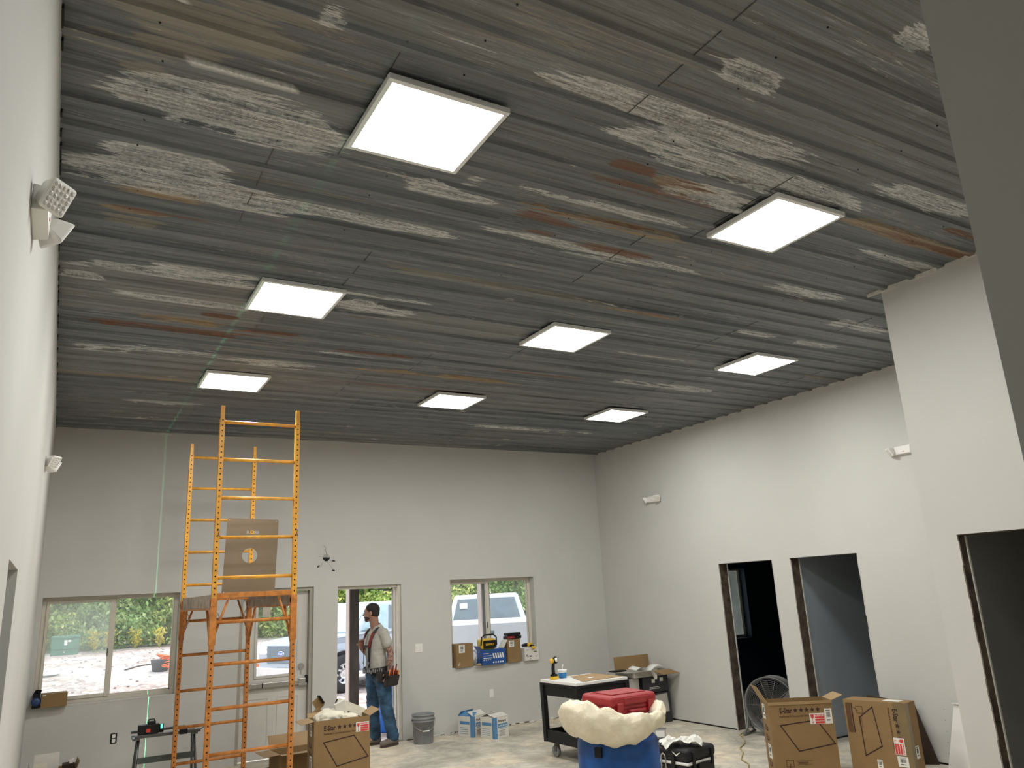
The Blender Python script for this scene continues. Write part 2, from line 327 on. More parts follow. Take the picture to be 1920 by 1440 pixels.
# ------------------------------------------------------------------ ceiling of old corrugated sheets
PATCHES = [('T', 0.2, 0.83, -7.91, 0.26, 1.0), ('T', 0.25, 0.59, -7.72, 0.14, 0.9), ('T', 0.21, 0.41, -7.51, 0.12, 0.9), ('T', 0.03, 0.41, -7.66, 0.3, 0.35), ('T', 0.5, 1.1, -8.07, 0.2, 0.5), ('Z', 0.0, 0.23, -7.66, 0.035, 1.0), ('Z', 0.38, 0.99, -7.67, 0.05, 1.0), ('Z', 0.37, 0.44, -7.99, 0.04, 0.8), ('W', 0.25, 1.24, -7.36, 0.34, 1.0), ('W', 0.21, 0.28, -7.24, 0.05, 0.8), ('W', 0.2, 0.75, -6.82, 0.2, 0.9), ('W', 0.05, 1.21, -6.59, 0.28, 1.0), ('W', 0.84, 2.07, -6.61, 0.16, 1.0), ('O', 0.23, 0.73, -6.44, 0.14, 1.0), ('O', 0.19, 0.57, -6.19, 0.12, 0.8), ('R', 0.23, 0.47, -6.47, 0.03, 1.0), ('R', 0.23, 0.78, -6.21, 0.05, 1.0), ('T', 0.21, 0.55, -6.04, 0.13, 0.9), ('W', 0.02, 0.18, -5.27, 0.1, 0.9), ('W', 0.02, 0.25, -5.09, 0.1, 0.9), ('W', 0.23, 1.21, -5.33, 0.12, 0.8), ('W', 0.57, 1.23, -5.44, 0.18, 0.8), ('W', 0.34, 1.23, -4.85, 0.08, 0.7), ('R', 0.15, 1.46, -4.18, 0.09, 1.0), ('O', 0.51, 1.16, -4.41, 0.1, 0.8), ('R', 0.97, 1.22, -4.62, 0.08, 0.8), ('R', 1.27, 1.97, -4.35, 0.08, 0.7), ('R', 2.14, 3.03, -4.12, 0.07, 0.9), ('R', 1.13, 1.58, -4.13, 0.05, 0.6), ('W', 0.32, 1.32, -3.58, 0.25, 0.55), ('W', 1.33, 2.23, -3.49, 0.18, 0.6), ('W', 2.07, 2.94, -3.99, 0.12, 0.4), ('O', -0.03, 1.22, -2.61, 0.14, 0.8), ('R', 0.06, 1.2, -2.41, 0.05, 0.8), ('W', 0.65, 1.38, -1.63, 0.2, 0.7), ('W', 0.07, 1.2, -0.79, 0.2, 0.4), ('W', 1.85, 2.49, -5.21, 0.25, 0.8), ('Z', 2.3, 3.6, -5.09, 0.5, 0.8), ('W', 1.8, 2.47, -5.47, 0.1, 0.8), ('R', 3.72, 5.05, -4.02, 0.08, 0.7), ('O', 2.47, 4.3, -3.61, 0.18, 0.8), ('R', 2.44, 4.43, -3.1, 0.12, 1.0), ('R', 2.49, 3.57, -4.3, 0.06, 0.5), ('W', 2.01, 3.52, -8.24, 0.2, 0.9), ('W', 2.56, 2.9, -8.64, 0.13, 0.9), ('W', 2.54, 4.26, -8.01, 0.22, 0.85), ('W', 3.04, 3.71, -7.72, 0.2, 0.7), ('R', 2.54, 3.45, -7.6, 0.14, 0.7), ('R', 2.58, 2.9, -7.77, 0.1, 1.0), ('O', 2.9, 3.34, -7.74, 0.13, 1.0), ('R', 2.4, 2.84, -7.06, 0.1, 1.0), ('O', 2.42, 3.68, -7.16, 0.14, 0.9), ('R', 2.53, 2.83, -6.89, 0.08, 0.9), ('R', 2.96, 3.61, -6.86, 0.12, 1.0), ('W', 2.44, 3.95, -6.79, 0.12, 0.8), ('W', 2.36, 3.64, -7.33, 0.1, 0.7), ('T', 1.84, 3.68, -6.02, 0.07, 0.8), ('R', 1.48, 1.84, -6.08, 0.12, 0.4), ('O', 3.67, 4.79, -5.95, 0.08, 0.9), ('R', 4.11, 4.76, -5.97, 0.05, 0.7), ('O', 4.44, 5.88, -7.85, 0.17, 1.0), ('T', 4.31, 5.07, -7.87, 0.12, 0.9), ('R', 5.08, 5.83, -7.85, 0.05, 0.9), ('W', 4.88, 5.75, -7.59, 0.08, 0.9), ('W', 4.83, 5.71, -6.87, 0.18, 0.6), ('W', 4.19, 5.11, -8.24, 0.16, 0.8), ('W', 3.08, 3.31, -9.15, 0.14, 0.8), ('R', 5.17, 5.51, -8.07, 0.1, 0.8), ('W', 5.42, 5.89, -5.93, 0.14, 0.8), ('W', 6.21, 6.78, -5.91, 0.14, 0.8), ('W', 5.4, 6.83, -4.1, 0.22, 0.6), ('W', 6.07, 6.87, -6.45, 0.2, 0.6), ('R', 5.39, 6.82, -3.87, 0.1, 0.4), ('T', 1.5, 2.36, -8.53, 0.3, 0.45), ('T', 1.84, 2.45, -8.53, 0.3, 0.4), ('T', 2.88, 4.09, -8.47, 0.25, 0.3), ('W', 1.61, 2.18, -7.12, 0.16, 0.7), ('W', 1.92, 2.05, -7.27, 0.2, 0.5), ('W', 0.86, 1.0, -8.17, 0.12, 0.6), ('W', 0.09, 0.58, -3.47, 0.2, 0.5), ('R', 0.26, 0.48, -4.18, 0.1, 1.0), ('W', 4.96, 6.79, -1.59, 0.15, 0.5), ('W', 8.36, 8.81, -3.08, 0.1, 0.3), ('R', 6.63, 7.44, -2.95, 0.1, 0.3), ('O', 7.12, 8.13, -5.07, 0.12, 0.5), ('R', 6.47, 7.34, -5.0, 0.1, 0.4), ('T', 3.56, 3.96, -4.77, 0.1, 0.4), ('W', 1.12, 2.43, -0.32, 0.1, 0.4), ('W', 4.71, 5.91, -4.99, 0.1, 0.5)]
def ceiling_mat():
    m, nt, b, L = nodes('weathered_corrugated_metal'); N = nt.nodes.new
    tc = N('ShaderNodeTexCoord')
    st = N('ShaderNodeAttribute'); st.attribute_name = 'stain'; tn = N('ShaderNodeAttribute'); tn.attribute_name = 'tone'
    sp = N('ShaderNodeSeparateColor'); L.new(st.outputs['Color'], sp.inputs[0]); s2 = N('ShaderNodeSeparateColor'); L.new(tn.outputs['Color'], s2.inputs[0])
    def noise_(sx, sy, det=8, dist=0.0, rough=.65, off=0):
        mp = N('ShaderNodeMapping'); mp.inputs['Scale'].default_value = (sx, sy, 1); mp.inputs['Location'].default_value = (off, off*.7, 0)
        n = N('ShaderNodeTexNoise'); n.inputs['Scale'].default_value = 1; n.inputs['Detail'].default_value = det; n.inputs['Distortion'].default_value = dist; n.inputs['Roughness'].default_value = rough
        L.new(tc.outputs['Object'], mp.inputs[0]); L.new(mp.outputs[0], n.inputs['Vector']); return n.outputs[0]
    def math_(op, a, c, d=None, clamp=False):
        n = N('ShaderNodeMath'); n.operation = op; n.use_clamp = clamp
        for i, x in enumerate((a, c, d)):
            if x is None: continue
            if isinstance(x, (int, float)): n.inputs[i].default_value = x
            else: L.new(x, n.inputs[i])
        return n.outputs[0]
    def ramp(x, lo, hi, a=0, c=1):
        n = N('ShaderNodeMapRange'); n.inputs[1].default_value = lo; n.inputs[2].default_value = hi; n.inputs[3].default_value = a; n.inputs[4].default_value = c; L.new(x, n.inputs[0]); return n.outputs[0]
    def mix(f, a, c, mode='MIX'):
        n = N('ShaderNodeMix'); n.data_type = 'RGBA'; n.blend_type = mode
        if isinstance(f, (int, float)): n.inputs[0].default_value = f
        else: L.new(f, n.inputs[0])
        for i, x in ((6, a), (7, c)):
            if isinstance(x, tuple): n.inputs[i].default_value = (*x, 1)
            else: L.new(x, n.inputs[i])
        return n.outputs[2]
    streak = noise_(.35, 26, 10, .35, .72); fine = noise_(3, 90, 6, .2, .7, 3); blot = noise_(1.1, 13, 10, .9, .72, 7); grain = noise_(45, 60, 6, 0, .8, 11); wisp = noise_(3, 60, 10, 1.2, .82, 5)
    # base zinc, tone per sheet: bluish grey to brownish
    base = mix(s2.outputs[0], (.105, .125, .142), (.235, .205, .17))
    base = mix(ramp(streak, .35, .68), base, (.21, .235, .255)); base = mix(ramp(streak, .52, .3, 0, .9), base, (.032, .036, .042))
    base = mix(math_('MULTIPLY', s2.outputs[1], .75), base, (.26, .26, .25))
    base = mix(ramp(blot, .55, .72, 0, .45), base, (.27, .235, .19))
    base = mix(ramp(fine, .3, .7, .0, .35), base, (.03, .03, .03), 'MIX')
    # free whitish bloom everywhere, a little
    band = noise_(.4, 7, 6, .8, .6, 21); base = mix(ramp(band, .5, .72, 0, .55), base, (.24, .25, .25)); base = mix(ramp(band, .46, .30, 0, .55), base, (.055, .06, .068))
    base = mix(math_('MULTIPLY', ramp(wisp, .50, .64, 0, .8), ramp(noise_(.7, 10, 8, .8, .7, 51), .48, .60)), base, (.40, .41, .40))
    base = mix(math_('MULTIPLY', ramp(noise_(.5, 30, 9, .5, .75, 61), .56, .68, 0, .7), ramp(noise_(.5, 6, 5, .5, .6, 71), .45, .6)), base, (.33, .28, .20))
    rust2 = noise_(.9, 16, 10, 1.0, .75, 33); base = mix(math_('MULTIPLY', ramp(rust2, .61, .70, 0, .8), ramp(wisp, .4, .55)), base, (.17, .07, .035))
    jag = noise_(2.2, 40, 8, .6, .75, 81); edge = math_('ADD', math_('MULTIPLY', math_('SUBTRACT', blot, .5), 2.0), math_('MULTIPLY', math_('SUBTRACT', jag, .5), .9))
    ed2 = math_('MULTIPLY', math_('SUBTRACT', wisp, .5), 1.9)
    def mask(ch, e, lo=.34, hi=.44): return ramp(math_('ADD', sp.outputs[ch], e), lo, hi)
    tan = mask(2, edge); col = mix(math_('MULTIPLY', tan, ramp(streak, .35, .65, .25, .9)), base, mix(ramp(sp.outputs[0], .06, .16), (.32, .28, .215), mix(ramp(wisp, .4, .6), (.24, .13, .05), (.50, .36, .17))))
    wm = mask(1, edge); wf = math_('MULTIPLY', wm, ramp(math_('ADD', wisp, math_('MULTIPLY', grain, .5)), .68, .90, .0, 1))
    col = mix(wf, col, (.78, .78, .75))
    rim2 = math_('MULTIPLY', ramp(math_('ADD', sp.outputs[1], edge), .50, .54), ramp(math_('ADD', sp.outputs[1], edge), .60, .55)); col = mix(math_('MULTIPLY', rim2, .5), col, (.50, .50, .47))
    rim = math_('MULTIPLY', ramp(math_('ADD', sp.outputs[1], edge), .30, .37), ramp(math_('ADD', sp.outputs[1], edge), .46, .39)); col = mix(math_('MULTIPLY', rim, .8), col, (.70, .70, .67))
    rm = mask(0, math_('ADD', edge, math_('MULTIPLY', ed2, .4)), .36, .46)
    rcol = mix(ramp(grain, .3, .7), (.075, .03, .018), (.23, .10, .045))
    col = mix(math_('MULTIPLY', rm, ramp(math_('ADD', wisp, math_('MULTIPLY', grain, .4)), .5, .75, .25, 1)), col, rcol)
    col = mix(math_('MULTIPLY', s2.outputs[2], ramp(grain, .35, .6, .5, 1)), col, (.85, .85, .8))  # thin bright strips: glint of shiny ribs put into the colour
    # screw heads: small dark dots
    L.new(col, b.inputs['Base Color'])
    b.inputs['Metallic'].default_value = .25
    L.new(ramp(streak, .3, .7, .34, .6), b.inputs['Roughness'])
    bp = N('ShaderNodeBump'); bp.inputs['Strength'].default_value = .25; bp.inputs['Distance'].default_value = .01; L.new(wisp, bp.inputs['Height']); L.new(bp.outputs[0], b.inputs['Normal'])
    return m
MAT['ceiling'] = ceiling_mat()
def build_ceiling():
    pitch = .2355; y0 = -7.18-pitch*26; ys = []
    # cross profile over one pitch: (offset, drop, kind)
    prof = [(0, .0), (.014, -.019), (.052, -.019), (.066, 0), (.110, 0), (.116, -.0025), (.128, -.0025), (.134, 0), (.172, 0), (.178, -.0025), (.190, -.0025), (.196, 0)]
    k = 0
    while y0+k*pitch < .0:
        for a, d in prof: ys.append((y0+k*pitch-.033+a, d))
        k += 1
    ys = [(y, d) for y, d in ys if -13.25 < y < .1]
    nx = 200; x0, x1 = -.1, W+.12
    xs = [x0+(x1-x0)*i/nx for i in range(nx+1)]
    vs = [(x, y, H+d) for x in xs for y, d in ys]; n = len(ys)
    fs = [(i*n+j, i*n+j+1, (i+1)*n+j+1, (i+1)*n+j) for i in range(nx) for j in range(n-1)]
    me = bpy.data.meshes.new('ceiling'); me.from_pydata(vs, [], fs); me.update(); me.materials.append(MAT['ceiling'])
    # panels: four ribs wide, joints at staggered x
    rnd = random.Random(11); rows = {}
    special = {(-8.9, 0): (.9, 0)}
    def panel(x, y):
        r = int(math.floor((y+7.18+.04)/(pitch*4)+100)); 
        if r not in rows:
            rr = random.Random(r*7+3); cuts = [rr.uniform(.8, 3.4)]
            while cuts[-1] < 9: cuts.append(cuts[-1]+rr.choice([2.4, 3.0, 3.6]))
            rows[r] = (cuts, [(rr.random()**1.6*.8, .6*rr.random()**4) for _ in cuts+[0]])
        cuts, tones = rows[r]; c = sum(1 for q in cuts if x > q); return tones[c]
    ca = me.color_attributes.new('stain', 'FLOAT_COLOR', 'POINT'); ct = me.color_attributes.new('tone', 'FLOAT_COLOR', 'POINT')
    buf = [0.0]*(len(vs)*4); tb = [0.0]*(len(vs)*4)
    for t, v in enumerate(vs):
        a = panel(v[0], v[1]); near = max(0, min(1, (-v[1]-6.6)/2.5)); tb[t*4] = min(1, a[0]*.75+near*.42); tb[t*4+1] = a[1]; tb[t*4+3] = 1; buf[t*4+3] = 1
    import bisect
    yv = [y for y, d in ys]
    for ty, xa, xb, yc, w, s in PATCHES:
        if xa > xb: xa, xb = xb, xa
        L2 = max(.04, (xb-xa)/2); xc = (xa+xb)/2; hw = w/2*.88
        for j in range(bisect.bisect(yv, yc-hw*1.5), bisect.bisect(yv, yc+hw*1.5)):
            if j >= n: continue
            v_ = abs(yv[j]-yc)/hw
            for i in range(nx+1):
                u_ = abs(xs[i]-xc)/L2
                if u_ > 1.3: continue
                q = (u_**3+v_**2.2)
                val = s*max(0, 1.25-.55*q) if q < 2.2 else 0
                idx = (i*n+j)*4
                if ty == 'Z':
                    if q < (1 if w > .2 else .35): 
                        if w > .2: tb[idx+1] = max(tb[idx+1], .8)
                        else: tb[idx+2] = 1  # narrow Z: painted specular highlight along a rib
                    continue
                ch = {'R': 0, 'W': 1, 'T': 2, 'O': 2}[ty]
                buf[idx+ch] = max(buf[idx+ch], min(1, val*.62))
                if ty == 'O': buf[idx] = max(buf[idx], min(1, val*.33))
    ca.data.foreach_set('color', buf); ct.data.foreach_set('color', tb)
    o = bpy.data.objects.new('ceiling', me); COL.objects.link(o); o['kind'] = 'structure'
    # roof deck above so no daylight leaks in
    struct('ceiling_roof_deck', MB().bx(-.3, W+.3, -13.4, BT+.1, H+.11, H+.2), 'rawstud')
    # screws: rows of small dark heads along the flats
    sc = MB(); rr = random.Random(5)
    for k in range(-16, 31):
        y = -7.18+pitch*k+.055
        if not -10.4 < y < -.1: continue
        for xx in (.35, 1.55, 2.75, 3.95, 5.15, 6.35, 7.55):
            x = xx+rr.uniform(-.03, .03); sc.lathe([(.004, -.004), (.0045, 0)], 6, (x, y, H-.001))
    tag(sc.build('roofing_screws', 'black', o), kind='stuff')
    # seams where one sheet laps over the next
    se = MB()
    for r, (cuts, _) in rows.items():
        ya = (r-100)*pitch*4-7.18-.04
        for c in cuts:
            if 0.1 < c < W-.1 and ya > -10.3 and ya < -.9: se.box((c, ya+pitch*2, H-.0035), (.004, pitch*4, .003))
    se.build('sheet_seam', 'dark_steel', o)
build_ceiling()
# caulk and gaps along the wall tops
e = MB(); rb = random.Random(9)
for k in range(60):
    y = -10.1+k*.17; 
    if y > -.05: break
    if rb.random() < .5: e.box((.004, y, H-.012), (.008, rb.uniform(.03, .15), .02))
struct('trim_1', e, 'black')
e = MB()
y = -7.12
while y < -.1:
    l = rb.uniform(.05, .3); e.box((W-.004, y+l/2, H-.012), (.008, l, rb.uniform(.008, .022))); y += l+rb.uniform(.0, .25)
y = JY+.02-3
for y, l in ((-7.93, .1), (-7.62, .18), (-7.28, .26)): e.box((JX-.004, y+l/2, H-.014), (.008, l, .028))
x = .2
while x < 7.8:
    l = rb.uniform(.05, .35); e.box((x+l/2, -.004, H-.014), (l, .008, rb.uniform(.008, .02))); x += l+rb.uniform(.2, .9)
struct('trim_2', e, 'plaster')

# ------------------------------------------------------------------ windows and doors of the back wall
def window(n, x0, x1, z0, z1, mull, hazy, y=.13, fr=.045):
    r = MB(); t = fr
    r.bx(x0, x0+t, y, y+.06, z0, z1); r.bx(x1-t, x1, y, y+.06, z0, z1); r.bx(x0+t, x1-t, y, y+.06, z1-t, z1); r.bx(x0+t, x1-t, y, y+.06, z0, z0+t*1.1)
    w = struct('window_%d' % n, r, 'frame_white', bevel=.003)
    s = MB(); a = .03                                        # sliding sash, left
    s.bx(x0+t, x0+t+a, y-.012, y+.02, z0+t, z1-t); s.bx(mull-.03, mull+.02, y-.018, y+.03, z0+t, z1-t)
    s.bx(x0+t+a, mull-.03, y-.012, y+.02, z0+t, z0+t+.035); s.bx(x0+t+a, mull-.03, y-.012, y+.02, z1-t-.028, z1-t)
    struct('window_sash', s, 'frame_white', w, bevel=.002)
    s = MB(); s.bx(mull+.02, mull+.035, y+.022, y+.05, z0+t, z1-t); s.bx(mull+.035, x1-t, y+.022, y+.05, z0+t, z0+t+.02); s.bx(x1-t-.015, x1-t, y+.022, y+.05, z0+t, z1-t); struct('fixed_frame', s, 'frame_white', w)
    g = MB().bx(x0+t+a, mull-.03, y+.004, y+.008, z0+t+.03, z1-t-.02); struct('window_pane', g, 'glass_hazy' if hazy else 'glass', w)
    g = MB().bx(mull+.03, x1-t-.01, y+.036, y+.040, z0+t, z1-t); struct('window_pane', g, 'glass', w)
    lk = MB().box((mull-.028, y-.022, z0+(z1-z0)*.45), (.012, .012, .09)); struct('latch', lk, 'dark_steel', w)
    return w
w1 = window(1, *W1[:2], *W1[2:], .79, True)
w2 = window(2, *W2[:2], *W2[2:], 5.90, False)
window(3, *HW[:2], *HW[2:], 10.05, False, fr=.03)
# ragged drywall lip at the first sill
e = MB(); rb = random.Random(2)
for k in range(16): x = .45+k*.065; e.box((x, .004, .893-rb.uniform(0, .006)), (.06, .014, rb.uniform(.006, .014)))
struct('window_sill', e, 'plaster', w1)
# open doorway: steel frame and the leaf swung outside
fr = MB()
x0, x1, zt = DO[0], DO[1], DO[3]
fr.bx(x1-.045, x1, .03, .17, 0, zt); fr.bx(x1-.06, x1-.045, .10, .16, 0, zt-.03); fr.bx(x0, x1-.045, .05, .17, zt-.04, zt); fr.bx(x0, x0+.012, .12, .17, 0, zt-.04)
d = struct('door_1', fr, 'frame_white', bevel=.003)
struct('threshold', MB().bx(x0, x1, .02, .22, 0, .012), 'steel', d)
lf = MB(); a = Vector((.371, .929, 0)); c = Vector((x1-.052, .19, 1.02)); lf.box(c+a*.44, (.88, .044, 2.0), Matrix.Rotation(math.atan2(.929, .371), 3, 'Z'))
struct('door_leaf', lf, 'door_white', d, bevel=.003)
cl = MB().box((x1-.16, .12, zt-.07), (.13, .03, .03)).cyl((x1-.1, .12, zt-.06), (x1-.34, .25, zt-.055), .006).cyl((x1-.34, .25, zt-.055), (x1+.02, .42, zt-.06), .006)
struct('door_closer', cl, 'dark_steel', d)
# closed white steel door
x0, x1, zt = DW[0], DW[1], DW[3]
fr = MB(); fr.bx(x0, x0+.045, .03, .17, 0, zt); fr.bx(x1-.045, x1, .03, .17, 0, zt); fr.bx(x0+.045, x1-.045, .03, .17, zt-.045, zt)
d = struct('door_5', fr, 'door_frame', bevel=.003)
a, b_ = x0+.05, x1-.05; gx0, gx1, gz0, gz1 = 2.49, 2.97, 1.0, 1.92
lf = wall_mesh(1, .10, .145, a, b_, .015, zt-.05, [(gx0, gx1, gz0, gz1)])
for px0, px1 in ((a+.09, a+.37), (a+.47, a+.75)):
    for z0_, z1_ in ((.14, .74),):
        lf.bx(px0, px1, .094, .102, z0_, z0_+.018); lf.bx(px0, px1, .094, .102, z1_-.018, z1_); lf.bx(px0, px0+.018, .094, .102, z0_+.018, z1_-.018); lf.bx(px1-.018, px1, .094, .102, z0_+.018, z1_-.018)
struct('door_leaf', lf, 'door_white', d)
gf = MB(); q = .03; gf.bx(gx0-q, gx1+q, .088, .102, gz0-q, gz0); gf.bx(gx0-q, gx1+q, .088, .102, gz1, gz1+q); gf.bx(gx0-q, gx0, .088, .102, gz0, gz1); gf.bx(gx1, gx1+q, .088, .102, gz0, gz1)
struct('glass_frame', gf, 'door_white', d, bevel=.003)
struct('window_pane', MB().bx(gx0, gx1, .118, .122, gz0, gz1), 'glass', d)
struct('paper_sticker', MB().box((2.60, .114, 1.80), (.10, .002, .15)), 'concrete', d)
pb = MB().bx(2.36, 3.10, .045, .085, .855, .915).bx(2.36, 2.42, .04, .1, .845, .925).bx(3.02, 3.13, .04, .1, .84, .935)
struct('push_bar', pb, 'steel', d, bevel=.006)
struct('bar_ends', MB().box((2.56, .043, .885), (.012, .008, .062)).box((3.125, .06, .92), (.03, .05, .09)), 'black', d)
struct('deadbolt', MB().cyl((3.06, .1, 1.08), (3.06, .075, 1.08), .038, n=20).box((3.06, .095, 1.0), (.014, .01, .04)), 'steel', d)
struct('door_closer', MB().box((2.42, .07, 1.99), (.20, .06, .055)).box((2.33, .075, 2.0), (.05, .04, .09)), 'steel', d, bevel=.005)

# ------------------------------------------------------------------ ceiling panels
def emit_mat(name, col, s):
    m = bpy.data.materials.new(name); m.use_nodes = True; nt = m.node_tree; nt.nodes.clear()
    e = nt.nodes.new('ShaderNodeEmission'); e.inputs[0].default_value = (*col, 1); e.inputs[1].default_value = s
    o = nt.nodes.new('ShaderNodeOutputMaterial'); nt.links.new(e.outputs[0], o.inputs[0]); return m
MAT['led'] = emit_mat('led_diffuser', (1.0, .99, .95), PANEL_POWER)
MAT['fixture'] = mat('grey_white_fixture_frame', (.8, .8, .78), .45, namt=.02)
LP = [(1.23, -7.97, 'largest in view, upper left, closest to the camera'), (3.661, -7.949, 'at upper right, in front of the jutting wall'),
      (1.227, -5.55, 'second from the camera in the left column'), (3.649, -5.532, 'in the centre of the ceiling grid'), (6.051, -5.549, 'second row, nearest the right wall'),
      (1.238, -3.146, 'above the orange scaffold'), (3.677, -3.102, 'middle of the far row'), (6.074, -3.092, 'far row, nearest the right wall')]
root0 = None
for i, (x, y, lab) in enumerate(LP):
    l = 'glowing LED panel '+lab
    if root0 is None:
        t = thing('ceiling_light', l, 'ceiling light', (x+.3, y+.3, H), 0, 'square LED ceiling panels')
        q = .3005; z0, z1 = -.052, -.0225; f = MB(); w = .024
        f.bx(-q, q, -q, -q+w, z0, z1); f.bx(-q, q, q-w, q, z0, z1); f.bx(-q, -q+w, -q+w, q-w, z0, z1); f.bx(q-w, q, -q+w, q-w, z0, z1)
        f.bx(-q+w, q-w, -q+w, q-w, z1-.004, z1)
        f.build('frame', 'fixture', t, bevel=.002)
        MB().add([(-q+w, -q+w, z0+.004), (q-w, -q+w, z0+.004), (q-w, q-w, z0+.004), (-q+w, q-w, z0+.004)], [(0, 3, 2, 1)]).build('diffuser', 'led', t)
        root0 = t
    else: dup(root0, (x+.3, y+.3, H), 0, l)

# ------------------------------------------------------------------ rolling scaffold
MAT['yellow_paint'] = mat('worn_yellow_orange_paint', (.70, .33, .035), .45, nscale=18, namt=.2)
MAT['orange_paint'] = mat('worn_orange_paint', (.52, .19, .035), .5, nscale=18, namt=.3)
MAT['dusty_ply'] = mat('dusty_plywood', (.43, .36, .30), .9, nscale=9, namt=.3, bump=.15)
MAT['bronze_plate'] = mat('bronze_brown_sheet', (.17, .125, .075), .45, .2, nscale=3, namt=.1)
sx0, sx1, sy0, sy1 = 1.385, 2.085, -3.24, -1.30
scf = thing('scaffold', 'tall orange rolling scaffold of two stacked ladder frames with a platform', 'scaffold', ((sx0+sx1)/2, (sy0+sy1)/2, 0))
hx, hy = (sx1-sx0)/2, (sy1-sy0)/2
TB = .044
def post(x, y, z0, z1, m, top):
    p = MB().box((x, y, (z0+z1)/2), (TB, TB, z1-z0))
    if top: p.box((x, y, z1+.06), (.034, .034, .13)).cyl((x, y-.02, z1+.09), (x, y+.02, z1+.09), .006, n=8)
    o = p.build('post', m, scf, bevel=.004)
    h = MB(); z = z0+.06
    while z < z1+.02:
        for s in (-1, 1):
            h.cyl((x, y+s*(TB/2-.001), z), (x, y+s*(TB/2+.0006), z), .0075, n=8, smooth=False)
        z += .0508
    tag(h.build('post_holes', 'black', o), kind='stuff')
LOWT, UPB, UPT = 1.93, 1.93, 3.58
for y in (-hy, hy):
    for x in (-hx, hx):
        post(x, y, .14, LOWT, 'orange_paint', False); post(x, y, UPB, UPT, 'yellow_paint', True)
        MB().box((x, y, UPB-.02), (TB+.012, TB+.012, .05)).build('joint_collar', 'orange_paint', scf, bevel=.003)
    for z in (.33, .68, 1.04, 1.40, 1.75):
        MB().cyl((-hx+.018, y, z), (hx-.018, y, z), .0155, n=14).build('rung', 'orange_paint', scf)
    for z in (2.13, 2.485, 2.84, 3.195, 3.55):
        MB().cyl((-hx+.018, y, z), (hx-.018, y, z), .0155, n=14).build('rung', 'yellow_paint', scf)
    MB().bx(-hx+.022, hx-.022, y-.02, y+.02, 1.955, 2.0).build('platform_end_bar', 'orange_paint', scf, bevel=.003)
# platform: side rails with dusty plywood faces, deck, sleeves and knee braces
for x in (-hx, hx):
    s = 1 if x > 0 else -1
    r = MB().bx(x-s*.005-.018, x-s*.005+.018, -hy+.05, hy-.05, 1.87, 1.99); ro = r.build('side_rail', 'dusty_ply', scf, bevel=.002)
    MB().bx(x-.024, x+.024, -hy+.05, hy-.05, 1.855, 1.872).build('rail_flange', 'orange_paint', ro)
    for y, t in ((-hy, 1), (hy, -1)):
        MB().box((x, y+t*.004, 1.76), (.056, .056, .40)).build('sleeve', 'orange_paint', scf, bevel=.004)
        MB().cyl((x, y+t*.03, 1.50), (x-s*.0, y+t*.34, 1.88), .013, n=10).cyl((x, y+t*.03, 1.58), (x-s*.13, y+t*.03, 1.95), .011, n=8).build('knee_brace', 'orange_paint', scf)
        MB().tube([(x-s*.03, y+t*.035, 1.86), (x-s*.06, y+t*.05, 1.80), (x-s*.05, y+t*.06, 1.72), (x-s*.02, y+t*.05, 1.66)], .004, 6).build('spring_pin', 'steel', scf)
MB().bx(-hx+.02, hx-.02, -hy+.06, hy-.06, 1.972, 1.992).build('deck', 'dusty_ply', scf)
for x in (-hx, hx):
    MB().tube([(x, -hy-.022, 2.56), (x+.016, -hy-.032, 2.545), (x+.006, -hy-.034, 2.52), (x+.02, -hy-.03, 2.49)], .0035, 6).build('lock_clip', 'dark_steel', scf)
    for y in (-hy, hy):
        c = MB().cyl((x, y, .10), (x, y, .15), .02).bx(x-.022, x+.022, y-.012, y+.03, .07, .105); co = c.build('caster', 'dark_steel', scf)
        MB().cyl((x-.016, y+.02, .062), (x+.016, y+.02, .062), .062, n=24).build('wheel', 'black', co)
# brown sheet with a slot and a round hole, leaning inside the scaffold
def plate():
    w, h = .495, .74; cx, cz, r = .235, .375, .073; n = 28
    circ = [(cx+r*math.cos(2*math.pi*i/n), cz+r*math.sin(2*math.pi*i/n)) for i in range(n)]
    me = bpy.data.meshes.new('cover_plate'); bm = bmesh.new()
    def ring(pts):
        vs = [bm.verts.new((x, 0, z)) for x, z in pts]; return [bm.edges.new((vs[i], vs[(i+1) % len(vs)])) for i in range(len(vs))]
    k = .012
    ed = ring([(k, 0), (w-k, 0), (w, k), (w, h-k), (w-k, h), (k, h), (0, h-k), (0, k)])+ring(circ)+ring([(.19, .59), (.31, .59), (.31, .62), (.19, .62)])
    for x, z in ((.02, .02), (w-.02, .02), (.02, h-.02), (w-.02, h-.02)): ed += ring([(x+.006*math.cos(a), z+.006*math.sin(a)) for a in [i*math.pi/4 for i in range(8)]])
    bmesh.ops.triangle_fill(bm, use_beauty=True, use_dissolve=False, edges=ed)
    bm.to_mesh(me); bm.free(); me.materials.append(MAT['bronze_plate'])
    o = bpy.data.objects.new('cover_plate', me); COL.objects.link(o); md = o.modifiers.new('t', 'SOLIDIFY'); md.thickness = .003
    o.location = (1.553, -2.62, 1.995); o.rotation_euler = (R_(-5), R_(2.5), R_(-4)); return tag(o, 'thin brown metal sheet with round hole and slot, propped upright on the scaffold platform', 'metal sheet')
plate()

